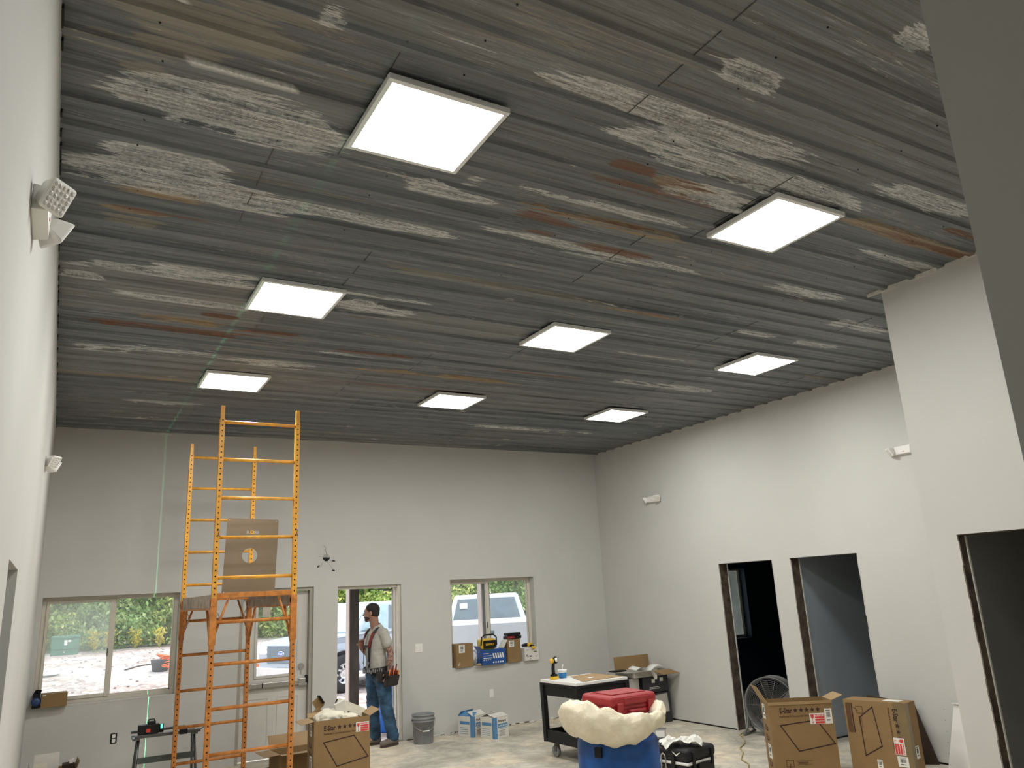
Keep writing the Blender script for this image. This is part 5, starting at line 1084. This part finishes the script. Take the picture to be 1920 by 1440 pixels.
th = R_(68); d = Vector((-math.sin(th), -math.cos(th), 0)); n_ = Vector((-math.cos(th), math.sin(th), 0))
nose = Vector((5.95, 7.2, 0))+d*.95+n_*.97
pickup('silver blue pickup truck seen from its front corner through the doorway and door glass', 'car_silver', (nose.x, nose.y, -.1), math.atan2(d.y, d.x), 'car_glass_l', L=5.5)
v = Vector((.4665, .8845, 0)); c = Vector((7.42, 3.05, 0)); LB = 5.3; nz_ = c+v*LB
tb = pickup('white pickup truck seen from behind through the second window', 'car_white', (nz_.x, nz_.y, -.08), math.atan2(v.y, v.x), 'car_glass_l', tail=1.42, roof=1.95, L=LB)
o = MB().box((-LB+2.12, .50, 1.72), (.01, .17, .12), Matrix.Rotation(R_(22), 3, 'Y')).build('window_sticker', 'paper', tb)
# ------------------------------------------------------------------ yard things
MAT['util_green'] = mat('utility_green_metal', (.05, .15, .11), .5)
t = thing('transformer_box', 'green metal utility box with white stickers at the edge of the trees', 'utility box', (.60, 20.7, .52), R_(-3))
MB().bx(-.40, .40, -.35, .35, .08, .66).build('cabinet', 'util_green', t, bevel=.01); MB().bx(-.43, .43, -.39, .36, .62, .70).build('lid', 'util_green', t, bevel=.015); MB().bx(-.5, .5, -.45, .45, 0, .08).build('base_slab', 'post_pale', t); MB().bx(-.40, .40, -.362, -.35, .26, .275).build('seam', 'black', t)
Decal((-.02, -.351, .40), (1, 0, 0), (0, 0, 1)).rect(0, 0, .09, .16).rect(.11, .10, .08, .06).build('sticker', 'paper', t); MB().box((0, -.36, .18), (.03, .02, .04)).build('padlock', 'chrome', t)
t = thing('manhole_lid', 'round white lid lying on the gravel before the green box', 'lid', (1.1, 17.5, .55)); MB().lathe([(0, 0), (.33, 0), (.33, .05), (.28, .07), (0, .08)], 30).build('lid_disc', 'white_plastic', t)
t = thing('concrete_slab', 'flat white slab on the gravel at the left of the first window view', 'slab', (.10, 13.2, gz(13.2)+.01)); MB().lathe([(0, 0), (.35, 0), (.35, .05), (0, .06)], 9).build('slab_disc', 'white_plastic', t)
o = MB().bx(1.9, 2.1, 9.6, 9.85, gz(9.7)-.01, gz(9.7)+.08).build('white_block', 'white_plastic', bevel=.01); tag(o, 'small bright white block on the near gravel', 'block')
MAT['orange_hose'] = mat('orange_hose', (.75, .17, .07), .5); MAT['tub_grey'] = mat('dark_grey_tub', (.06, .06, .07), .6)
t = thing('plastic_tub', 'dark grey tub on the gravel beside the orange hose', 'tub', (2.70, 12.5, gz(12.5)-.01), R_(10)); MB().lathe([(.18, 0), (.23, .26), (.24, .30), (.22, .30), (.17, .03), (0, .03)], 16).build('tub_body', 'tub_grey', t)
pts = []
for i in range(150):
    a = i*.42; r = .28+.08*math.sin(i*.37)+.05*math.sin(i*1.3); pts.append((2.97+r*math.cos(a), 12.45+r*.5*math.sin(a), gz(12.5)+.05+.36*(i/150)+.03*math.sin(i*.9)))
tag(MB().tube(pts, .016, 6).build('coiled_hose', 'orange_hose'), 'tangled heap of orange hose on the gravel beside the dark tub', 'hose')
MAT['wood_pale'] = mat('fresh_lumber', (.60, .38, .22), .8, streak=(1, 12, 12), nscale=3, namt=.2)
for k in range(4):
    o = MB().box((0, 0, 0), (2.4, .14, .10)).build('timber', 'wood_pale' if k % 2 else 'orange_hose'); o.location = (4.55, 10.6+.03*k, gz(10.6)+.06+.115*k); o.rotation_euler = (0, 0, R_(4-2*k)); tag(o, ('orange', 'tan', 'second orange', 'topmost tan')[k]+' plank in the low stack left of the silver truck', 'timber', 'planks stacked outside')
t = thing('blue_barrel', 'bright blue plastic barrel standing outside the open doorway', 'drum', (4.90, 1.62, -.1)); MAT['bright_blue'] = mat('bright_blue_plastic', (.02, .16, .62), .4); MB().lathe([(.26, 0), (.28, .03), (.285, .3), (.29, .31), (.285, .32), (.285, .58), (.29, .59), (.285, .60), (.28, .80), (.25, .82), (0, .82)], 28).build('barrel_body', 'bright_blue', t)
o = MB().tube([(1.9, 12.9, gz(12.9)+.02), (2.2, 13.1, gz(13)+.06), (2.55, 13.2, gz(13)+.09)], .02, 6).build('fallen_branch', 'post_wood'); tag(o, 'thin dark branch on the gravel left of the dark tub', 'branch')
# ------------------------------------------------------------------ trees and weeds
def leaf_mat(name, a, b, c):
    m, nt, bs, L = nodes(name); N = nt.nodes.new; g = N('ShaderNodeNewGeometry'); r = N('ShaderNodeValToRGB'); L.new(g.outputs['Random Per Island'], r.inputs[0])
    e = r.color_ramp.elements; e[0].color = (*a, 1); e[0].position = 0; e[1].color = (*c, 1); e[1].position = 1; x = e.new(.5); x.color = (*b, 1)
    tcx = N('ShaderNodeTexCoord'); n = N('ShaderNodeTexNoise'); n.inputs['Scale'].default_value = 1.3; L.new(tcx.outputs['Object'], n.inputs['Vector'])
    mr = N('ShaderNodeMapRange'); mr.inputs[1].default_value = .35; mr.inputs[2].default_value = .65; mr.inputs[3].default_value = .7; mr.inputs[4].default_value = 1.25; L.new(n.outputs[0], mr.inputs[0])
    sc = N('ShaderNodeVectorMath'); sc.operation = 'SCALE'; L.new(r.outputs[0], sc.inputs[0]); L.new(mr.outputs[0], sc.inputs['Scale'])
    L.new(sc.outputs[0], bs.inputs['Base Color']); bs.inputs['Roughness'].default_value = .6
    tl = N('ShaderNodeBsdfTranslucent'); L.new(sc.outputs[0], tl.inputs[0]); mx = N('ShaderNodeMixShader'); mx.inputs[0].default_value = .35
    out = nt.nodes['Material Output']; L.new(bs.outputs[0], mx.inputs[1]); L.new(tl.outputs[0], mx.inputs[2]); L.new(mx.outputs[0], out.inputs[0]); return m
MAT['leaf1'] = leaf_mat('yellow_green_leaves', (.16, .28, .07), (.42, .56, .16), (.80, .78, .30)); MAT['leaf2'] = leaf_mat('mid_green_leaves', (.12, .24, .08), (.30, .46, .16), (.62, .70, .32))
MAT['flower'] = leaf_mat('goldenrod', (.20, .28, .06), (.70, .55, .05), (.80, .62, .08)); MAT['bark'] = mat('grey_bark', (.10, .085, .07), .9, nscale=8, namt=.3)
def leaves(n, rx, rz, size, seed, z0=.0, cr=(.25, .6)):
    rr = random.Random(seed); b = MB(); cl = [(Vector((rr.gauss(0, .5)*rx, rr.gauss(0, .45)*rx, z0+rz*rr.uniform(.08, .98))), rr.uniform(*cr)) for _ in range(46)]
    for i in range(n):
        c, r = cl[rr.randrange(len(cl))]; p = c+Vector((rr.gauss(0, r*.55), rr.gauss(0, r*.55), rr.gauss(0, r*.45)))
        if p.z < .03: p.z = rr.uniform(.03, .4)
        a = Vector((rr.uniform(-1, 1), rr.uniform(-1, 1), rr.uniform(-1, 1))).normalized(); t = a.cross(Vector((rr.uniform(-1, 1), rr.uniform(-1, 1), rr.uniform(-1, 1)))).normalized(); s = size*rr.uniform(.6, 1.3)
        b.add([p-a*s, p+t*s*.45, p+a*s, p-t*s*.45], [(0, 1, 2, 3)])
    return b
labs = iter(['bushy yellow-green tree at far left behind the green utility box', 'tree with pale leaves just right of the green utility box', 'tree behind the gravel in the right pane of the first window', 'yellow-green tree partly behind the scaffold seen through the first window', 'tree seen between scaffold and white door glass',
    'yellow-green tree filling the white door glass', 'tree behind the silver truck hood', 'bright green tree above the silver truck in the doorway', 'tree at the right of the doorway view', 'tree between doorway and second window views',
    'light tree at the left of the second window', 'tree above the white truck roof, left part', 'darker green tree above the white truck roof, right part', 'tree at the right edge of the second window', 'dense tree beyond the second window, far right', 'tree seen through the window of the dark blue room',
    'second tree beyond the window of the dark blue room'])
protos = []
def tree(x, y, k, s):
    lab = next(labs)
    if k < len(protos): return dup(protos[k], (x, y, gz(y)-.05), 0, lab, rot=(0, 0, x*1.7))
    t = thing('tree', lab, 'tree', (x, y, gz(y)-.05), x*1.7, 'trees at the edge of the yard')
    leaves(6500, 1.25, 4.4, .10, 40+k).build('foliage', 'leaf1' if k != 2 else 'leaf2', t)
    b = MB().tube([(0, 0, 0), (.05, .03, 1.2), (-.05, .05, 2.6), (.02, 0, 3.9)], [.08, .06, .045, .02], 8)
    for a in range(5): b.tube([(0, .02, .8+.5*a), (.5*math.cos(a*2.3), .5*math.sin(a*2.3), 1.4+.5*a), (.9*math.cos(a*2.3), .9*math.sin(a*2.3), 1.9+.5*a)], [.035, .025, .01], 6)
    b.build('trunk', 'bark', t); protos.append(t); return t
tx = [(-1.6, 24.4, 0), (.6, 24.8, 1), (2.4, 23.9, 2), (4.1, 24.5, 0), (5.9, 24.0, 1), (7.6, 24.6, 0), (9.3, 24.0, 1), (11.2, 24.5, 0), (13.0, 24.0, 1), (14.8, 24.5, 0), (16.6, 24.0, 1), (18.4, 24.6, 2), (20.2, 24.0, 2), (22.2, 24.6, 2), (24.4, 24.0, 2), (32.0, 21.0, 2), (34.5, 22.5, 0)]
for x, y, k in tx: tree(x, y, k, 1)
bk = MB(); rr = random.Random(77)
for i in range(26000):
    p = Vector((rr.uniform(-16, 40), rr.uniform(26.5, 28.5), rr.uniform(.3, 7.5))); a = Vector((rr.uniform(-1, 1), rr.uniform(-.4, .4), rr.uniform(-1, 1))).normalized(); t = a.cross(Vector((0, 1, 0))).normalized(); s = rr.uniform(.2, .42); bk.add([p-a*s, p+t*s*.5, p+a*s, p-t*s*.5], [(0, 1, 2, 3)])
tag(bk.build('woodland', 'leaf2'), 'dense green woodland behind the first row of trees', 'woodland', kind='stuff')
p0 = None
for k, (x, y, s) in enumerate(((2.0, 22.3, 'a'), (2.9, 22.5, 'b'), (3.7, 22.2, 'c'), (1.5, 22.0, 'd'), (4.6, 22.4, 'e'), (6.2, 22.2, 'f'))):
    lab = 'goldenrod clump at the foot of the trees, '+('middle of the first window right pane', 'right of the middle in that pane', 'near the right edge of that pane', 'beside the centre mullion', 'behind the scaffold post', 'in the white door glass')[k]
    if not p0:
        p0 = thing('goldenrod', lab, 'weed', (x, y, gz(y)), 0, 'goldenrod clumps'); leaves(260, .16, .7, .05, 90, 0, (.04, .12)).build('blossoms', 'flower', p0); MB().tube([(0, 0, 0), (.03, 0, .4), (0, .02, .8)], .012, 5).build('stem', 'leaf2', p0)
    else: dup(p0, (x, y, gz(y)), x, lab)

# ------------------------------------------------------------------ the man in the doorway
MAT['skin'] = mat('tanned_skin', (.36, .20, .14), .55, namt=.06); MAT['tattoo_skin'] = MAT['skin']
MAT['hair'] = mat('short_black_hair', (.018, .014, .012), .8, bump=.5, bscale=200); MAT['beard'] = mat('dark_beard', (.06, .035, .025), .8, bump=.4, bscale=200)
MAT['shirt'] = mat('light_grey_cotton', (.44, .43, .38), .9, nscale=5, namt=.1, bump=.5, bscale=9); MAT['denim'] = mat('faded_blue_denim', (.030, .075, .135), .9, nscale=7, namt=.8, bump=.5, bscale=11)
MAT['boot'] = mat('worn_grey_brown_leather', (.15, .12, .10), .7, nscale=9, namt=.2); MAT['sole'] = mat('dark_rubber_sole', (.05, .035, .03), .8)
MAT['strap_black'] = mat('black_webbing', (.02, .02, .022), .7); MAT['strap_red'] = mat('red_padding', (.20, .02, .02), .7); MAT['pouch'] = mat('black_leather_pouch', (.022, .018, .017), .6); MAT['tool_orange'] = mat('orange_tool_handles', (.75, .20, .04), .5)
def chain(b, pts, rs, k=7, flat=(1, 1, 1)):
    for i in range(len(pts)-1):
        p, q = Vector(pts[i]), Vector(pts[i+1]); m = max(2, int((q-p).length/(min(rs[i], rs[i+1])*.35)))
        for j in range(m+1):
            t = j/m; r = rs[i]*(1-t)+rs[i+1]*t; b.sphere(p.lerp(q, t), (r*flat[0], r*flat[1], r*flat[2]), 14, 10)
    return b
def remesh(b, name, m, parent, voxel=.008, smooth=4, cut=None, folds=None):
    me = bpy.data.meshes.new('tmp'); me.from_pydata(b.v, [], b.f); o = bpy.data.objects.new('tmp', me); COL.objects.link(o)
    md = o.modifiers.new('r', 'REMESH'); md.mode = 'VOXEL'; md.voxel_size = voxel; s = o.modifiers.new('s', 'SMOOTH'); s.iterations = smooth; s.factor = .5
    bpy.context.view_layer.update(); dg = bpy.context.evaluated_depsgraph_get(); dg.update()
    out = bpy.data.meshes.new_from_object(o.evaluated_get(dg)); bpy.data.objects.remove(o); bpy.data.meshes.remove(me)
    if folds:
        nrm = [v.normal.copy() for v in out.vertices]
        for v, vn in zip(out.vertices, nrm):
            p = v.co.copy(); q = Vector((p.x*7+folds[1], p.y*7, p.z*folds[2])); k = noise.ridged_multi_fractal(q, 1, 2, 3, 1, 2)-.9; v.co = p+vn*(k*folds[0])
    if cut:
        bm = bmesh.new(); bm.from_mesh(out)
        for co, no in cut: bmesh.ops.bisect_plane(bm, geom=bm.verts[:]+bm.edges[:]+bm.faces[:], plane_co=co, plane_no=no, clear_outer=True)
        bm.to_mesh(out); bm.free()
    out.name = name; out.materials.clear(); out.materials.append(MAT[m]); out.polygons.foreach_set('use_smooth', [True]*len(out.polygons))
    r = bpy.data.objects.new(name, out); COL.objects.link(r); r.parent = parent; return r
man = thing('person', 'person in grey t-shirt, jeans and tool belt standing in the open doorway, looking left', 'person', (4.03, -.12, 0), R_(188))
HY = R_(-43); hc = Vector((.080, 0, 1.70))
def hp(x, y, z):       # point in head coordinates (x forward of the face) to body coordinates
    c, s = math.cos(HY), math.sin(HY); return Vector((hc.x+x*c-y*s, hc.y+x*s+y*c, hc.z+z))
RH = Matrix.Rotation(HY, 3, 'Z')
hipL, hipR = Vector((-.02, .095, .93)), Vector((0, -.095, .93)); knL, knR = Vector((-.075, .120, .50)), Vector((-.005, -.12, .50)); anL, anR = Vector((-.185, .10, .09)), Vector((-.055, -.16, .09))
shL, shR = Vector((-.015, .168, 1.430)), Vector((.01, -.168, 1.430)); elL, elR = Vector((-.085, .232, 1.165)), Vector((.01, -.24, 1.16)); wrL, wrR = Vector((-.045, .262, .945)), Vector((.145, -.19, 1.26))
b = MB()
# head
b.sphere(hp(-.010, 0, .035), (.098, .078, .088), 20, 14, RH); b.sphere(hp(.035, 0, -.035), (.062, .058, .068), 18, 12, RH); b.sphere(hp(.052, 0, -.085), (.036, .040, .028), 14, 10, RH)
b.sphere(hp(.02, 0, .0), (.078, .066, .075), 18, 12, RH)
chain(b, [hp(.082, 0, .018), hp(.104, 0, -.018), hp(.108, 0, -.026)], [.011, .013, .015]); b.sphere(hp(.088, 0, -.058), (.018, .026, .011), 12, 8, RH); b.sphere(hp(.080, 0, .032), (.02, .05, .012), 12, 8, RH)
for s in (-1, 1): b.sphere(hp(-.012, s*.077, -.005), (.020, .009, .032), 12, 8, RH)
chain(b, [hp(-.03, 0, -.05), (.035, 0, 1.55), (-.01, 0, 1.46)], [.064, .064, .066])
# torso
for p, r in (((.0, 0, 1.40), (.105, .165, .10)), ((.01, 0, 1.28), (.122, .160, .12)), ((.01, 0, 1.14), (.112, .142, .12)), ((.0, 0, 1.02), (.112, .150, .10)), ((-.01, 0, .94), (.118, .160, .10))): b.sphere(p, r, 20, 14)
chain(b, [(0, .05, 1.44), shL], [.055, .056]); chain(b, [(0, -.05, 1.44), shR], [.055, .056])
for h, k, a in ((hipL, knL, anL), (hipR, knR, anR)): chain(b, [h, k, a], [.088, .060, .042]); chain(b, [a, a+Vector((.12, 0, -.045))], [.04, .03])
def hand(w, d, palm_n, curl, sc=1.0):
    """palm and five fingers from the wrist along d; palm_n is the palm normal"""
    d = d.normalized(); pn = palm_n.normalized(); side = d.cross(pn).normalized()
    for t in (.02, .045, .07):
        for s in (-.022, -.008, .008, .022): b.sphere(w+d*t+side*s, .0145, 10, 8)
    for i, (s, l) in enumerate(((-.030, .066), (-.010, .078), (.010, .074), (.029, .058))):
        p = w+d*.082+side*s; pts = [p]; dd = d.copy()
        for j in range(3): dd = (dd+pn*curl*(.5+.4*j)).normalized(); p = p+dd*l*(.45, .32, .26)[j]; pts.append(p)
        chain(b, pts, [.0095, .009, .0085, .0075])
    p = w+d*.025-side*.026; chain(b, [p, p+(d*.6-side*.8+pn*.3).normalized()*.035, p+(d*1.0-side*.55+pn*.6).normalized()*.068], [.012, .0105, .009])
chain(b, [shL, shL.lerp(elL, .5), elL], [.056, .052, .042]); chain(b, [elL, elL.lerp(wrL, .35), wrL], [.043, .043, .029]); hand(wrL, Vector((.28, -.10, -.9)), Vector((.1, -1, -.1)), .45)
chain(b, [shR, shR.lerp(elR, .5), elR], [.056, .052, .042]); chain(b, [elR, elR.lerp(wrR, .35), wrR], [.043, .043, .029]); hand(wrR, Vector((.1, .45, .8)), Vector((.1, .5, -.8)), .6)
body = remesh(b, 'body', 'skin', man, .0055, 3)
# tattoo marks on both forearms: pattern in its own shader
def tattoo():
    m, nt, bs, L = nodes('tattooed_skin'); N = nt.nodes.new; tc = N('ShaderNodeTexCoord'); sp = N('ShaderNodeSeparateXYZ'); L.new(tc.outputs['Object'], sp.inputs[0])
    n = N('ShaderNodeTexNoise'); n.inputs['Scale'].default_value = 38; n.inputs['Detail'].default_value = 4; L.new(tc.outputs['Object'], n.inputs['Vector'])
    mr = N('ShaderNodeMapRange'); mr.inputs[1].default_value = .50; mr.inputs[2].default_value = .56; L.new(n.outputs[0], mr.inputs[0])
    ab = N('ShaderNodeMath'); ab.operation = 'ABSOLUTE'; L.new(sp.outputs['Y'], ab.inputs[0]); gt = N('ShaderNodeMath'); gt.operation = 'GREATER_THAN'; gt.inputs[1].default_value = .17; L.new(ab.outputs[0], gt.inputs[0])
    hz = N('ShaderNodeMath'); hz.operation = 'GREATER_THAN'; hz.inputs[1].default_value = .96; L.new(sp.outputs['Z'], hz.inputs[0])
    m1 = N('ShaderNodeMath'); m1.operation = 'MULTIPLY'; L.new(mr.outputs[0], m1.inputs[0]); L.new(gt.outputs[0], m1.inputs[1]); m2 = N('ShaderNodeMath'); m2.operation = 'MULTIPLY'; L.new(m1.outputs[0], m2.inputs[0]); L.new(hz.outputs[0], m2.inputs[1])
    mx = N('ShaderNodeMix'); mx.data_type = 'RGBA'; L.new(m2.outputs[0], mx.inputs[0]); mx.inputs[6].default_value = (.36, .20, .14, 1); mx.inputs[7].default_value = (.12, .075, .065, 1); L.new(mx.outputs[2], bs.inputs['Base Color']); bs.inputs['Roughness'].default_value = .55; return m
body.data.materials.clear(); body.data.materials.append(tattoo())
for s in (-1, 1): MB().sphere(hp(.078, s*.030, .008), .010, 12, 8).build('eye', 'white_plastic', man); MB().sphere(hp(.086, s*.0305, .008), .0045, 8, 6).build('iris', 'hair', man); MB().box(hp(.086, s*.030, .030), (.010, .032, .006), RH).build('eyebrow', 'hair', man)
b = MB(); b.sphere(hp(-.020, 0, .045), (.100, .084, .090), 22, 16, RH); b.sphere(hp(-.045, 0, .0), (.070, .079, .075), 20, 14, RH); remesh(b, 'hair', 'hair', man, .006, 2)
b = MB(); b.sphere(hp(.040, 0, -.058), (.055, .058, .040), 18, 12, RH); b.sphere(hp(.060, 0, -.090), (.034, .040, .026), 14, 10, RH); remesh(b, 'beard', 'beard', man, .006, 2)
# t-shirt
b = MB()
key = [((-.005, 0, 1.40), (.118, .168, .09)), ((.006, 0, 1.28), (.138, .170, .09)), ((.008, 0, 1.14), (.132, .158, .09)), ((.0, 0, 1.03), (.136, .168, .09)), ((-.005, 0, .95), (.140, .178, .07))]
for i in range(4):
    for j in range(5):
        t = j/4; p = Vector(key[i][0]).lerp(Vector(key[i+1][0]), t); r = Vector(key[i][1]).lerp(Vector(key[i+1][1]), t); b.sphere(p, tuple(r), 24, 18)
chain(b, [(0, .06, 1.455), shL, shL.lerp(elL, .50)], [.060, .070, .070]); chain(b, [(0, -.06, 1.455), shR, shR.lerp(elR, .50)], [.060, .070, .070]); chain(b, [(-.005, .02, 1.47), (.0, .015, 1.50)], [.080, .074]); chain(b, [(-.005, -.02, 1.47), (.0, -.015, 1.50)], [.080, .074]); chain(b, [(-.02, .12, 1.44), (-.005, .05, 1.49)], [.062, .064]); chain(b, [(-.02, -.12, 1.44), (-.005, -.05, 1.49)], [.062, .064])
remesh(b, 'tshirt', 'shirt', man, .008, 6, folds=(.007, 3, 9), cut=[((0, 0, 1.545), (.45, 0, 1)), ((0, 0, .925), (0, 0, -1))])
# jeans
b = MB(); b.sphere((-.01, 0, .93), (.130, .168, .10), 20, 14); b.sphere((-.035, 0, .87), (.13, .165, .09), 20, 14)
for h, k, a in ((hipL, knL, anL), (hipR, knR, anR)): chain(b, [h+Vector((0, 0, -.03)), h.lerp(k, .5), k, k.lerp(a, .5), a+Vector((0, 0, .03))], [.108, .098, .083, .080, .082])
remesh(b, 'jeans', 'denim', man, .009, 5, folds=(.009, 8, 13), cut=[((0, 0, 1.0), (0, 0, 1)), ((0, 0, .055), (0, 0, -1))])
for a, ang, nm in ((anL, 8, 'boot'), (anR, -12, 'boot')):
    b = MB(); f = Vector((math.cos(R_(ang)), math.sin(R_(ang)), 0)); g0 = Vector((a.x, a.y, 0))
    chain(b, [g0+f*-.02+Vector((0, 0, .14)), g0+f*-.02+Vector((0, 0, .065))], [.056, .052]); chain(b, [g0-f*.04+Vector((0, 0, .055)), g0+f*.08+Vector((0, 0, .052)), g0+f*.165+Vector((0, 0, .045))], [.048, .050, .044], flat=(1, 1, .9))
    bo = remesh(b, nm, 'boot', man, .007, 3, cut=[((0, 0, .014), (0, 0, -1))])
    pr = []
    for i in range(20): q = 2*math.pi*i/20; p = g0+f*(.062+.150*math.cos(q))+Vector((-f.y, f.x, 0))*(.052*math.sin(q)); pr.append(p)
    MB().add([(p.x, p.y, 0) for p in pr]+[(p.x, p.y, .024) for p in pr], [tuple(range(20))[::-1], tuple(range(20, 40))]+[(i, (i+1) % 20, 20+(i+1) % 20, 20+i) for i in range(20)]).build('sole', 'sole', bo)
# belt, harness, pouch
def ribbon(name, pts, w, m, th=.006, up=None, parent=None):
    mb = MB(); P = [Vector(p) for p in pts]; c = Vector((0, 0, 0)); vs = []
    for i, p in enumerate(P):
        a = (P[min(i+1, len(P)-1)]-P[max(i-1, 0)]).normalized(); n = Vector((p.x, p.y, 0)); n = n.normalized() if n.length > .03 else Vector((0, 0, 1))
        if p.z > 1.47: n = Vector((0, 0, 1))
        s = a.cross(n).normalized()*w/2; vs += [p-s, p+s, p+s+n*th, p-s+n*th]
    for i in range(len(P)-1):
        for k in range(4): mb.f.append((4*i+k, 4*i+(k+1) % 4, 4*i+4+(k+1) % 4, 4*i+4+k)); mb.sm.append(False)
    mb.v = [tuple(v) for v in vs]; mb.f += [(0, 3, 2, 1), tuple(4*(len(P)-1)+k for k in range(4))]; mb.sm += [False]*2
    return mb.build(name, m, parent or man)
belt = ribbon('tool_belt', [(.156*math.cos(a), .20*math.sin(a), .975-.02*math.cos(a)) for a in [2*math.pi*i/28 for i in range(29)]], .065, 'pouch', .012)
for s in (-1, 1):
    st = ribbon('suspender', [(.152, s*.07, 1.0), (.153, s*.075, 1.12), (.150, s*.085, 1.25), (.135, s*.095, 1.36), (.085, s*.10, 1.455), (.03, s*.10, 1.505), (-.04, s*.09, 1.50), (-.105, s*.07, 1.42), (-.145, s*.035, 1.28), (-.146, s*.03, 1.15), (-.150, s*.05, 1.0)], .036, 'strap_black', .007)
    ribbon('red_pad', [(.158, s*.088, 1.26), (.146, s*.096, 1.34), (.105, s*.10, 1.44)], .034, 'strap_red', .011, parent=st)
    MB().box((.162, s*.073, 1.06), (.008, .02, .03)).build('buckle', 'grey_bucket', st)
ribbon('chest_strap', [(.162, -.09, 1.275), (.168, 0, 1.27), (.162, .09, 1.275)], .026, 'strap_black', .006)
ch = MB(); [ch.box((.172*math.cos(a), .212*math.sin(a), .972-.02*math.cos(a)+.012*math.sin(i*2.2)), (.012, .012, .045)) for i, a in enumerate([R_(-40+9*k) for k in range(14)])]
ch.build('belt_loops', 'grey_bucket', belt)['kind'] = 'stuff'
pch = MB().hexa([(-.15, .17, .74), (.01, .17, .74), (.01, .29, .76), (-.15, .29, .76)], [(-.17, .18, .95), (.03, .18, .95), (.03, .33, .95), (-.17, .33, .95)]).build('tool_pouch', 'pouch', man, bevel=.02, segs=3)
MB().hexa([(-.14, .29, .76), (.0, .29, .76), (.0, .335, .77), (-.14, .335, .77)], [(-.15, .31, .90), (.01, .31, .90), (.01, .37, .90), (-.15, .37, .90)]).build('front_pocket', 'pouch', pch, bevel=.012)
for k in range(5): x = -.13+k*.032; MB().tube([(x, .335, .88), (x-.008, .345, .96+.012*(k % 3))], .009, 7).build('tool_handle', 'tool_orange' if k % 2 == 0 else 'strap_red', pch)
for k in range(3): x = -.14+k*.05; MB().tube([(x, .26, .93), (x-.015, .27, 1.03-.02*k)], .010, 7).build('tool_handle', 'strap_red', pch)
MB().bx(.02, .10, .17, .22, .82, .95).build('side_holster', 'pouch', pch, bevel=.01)
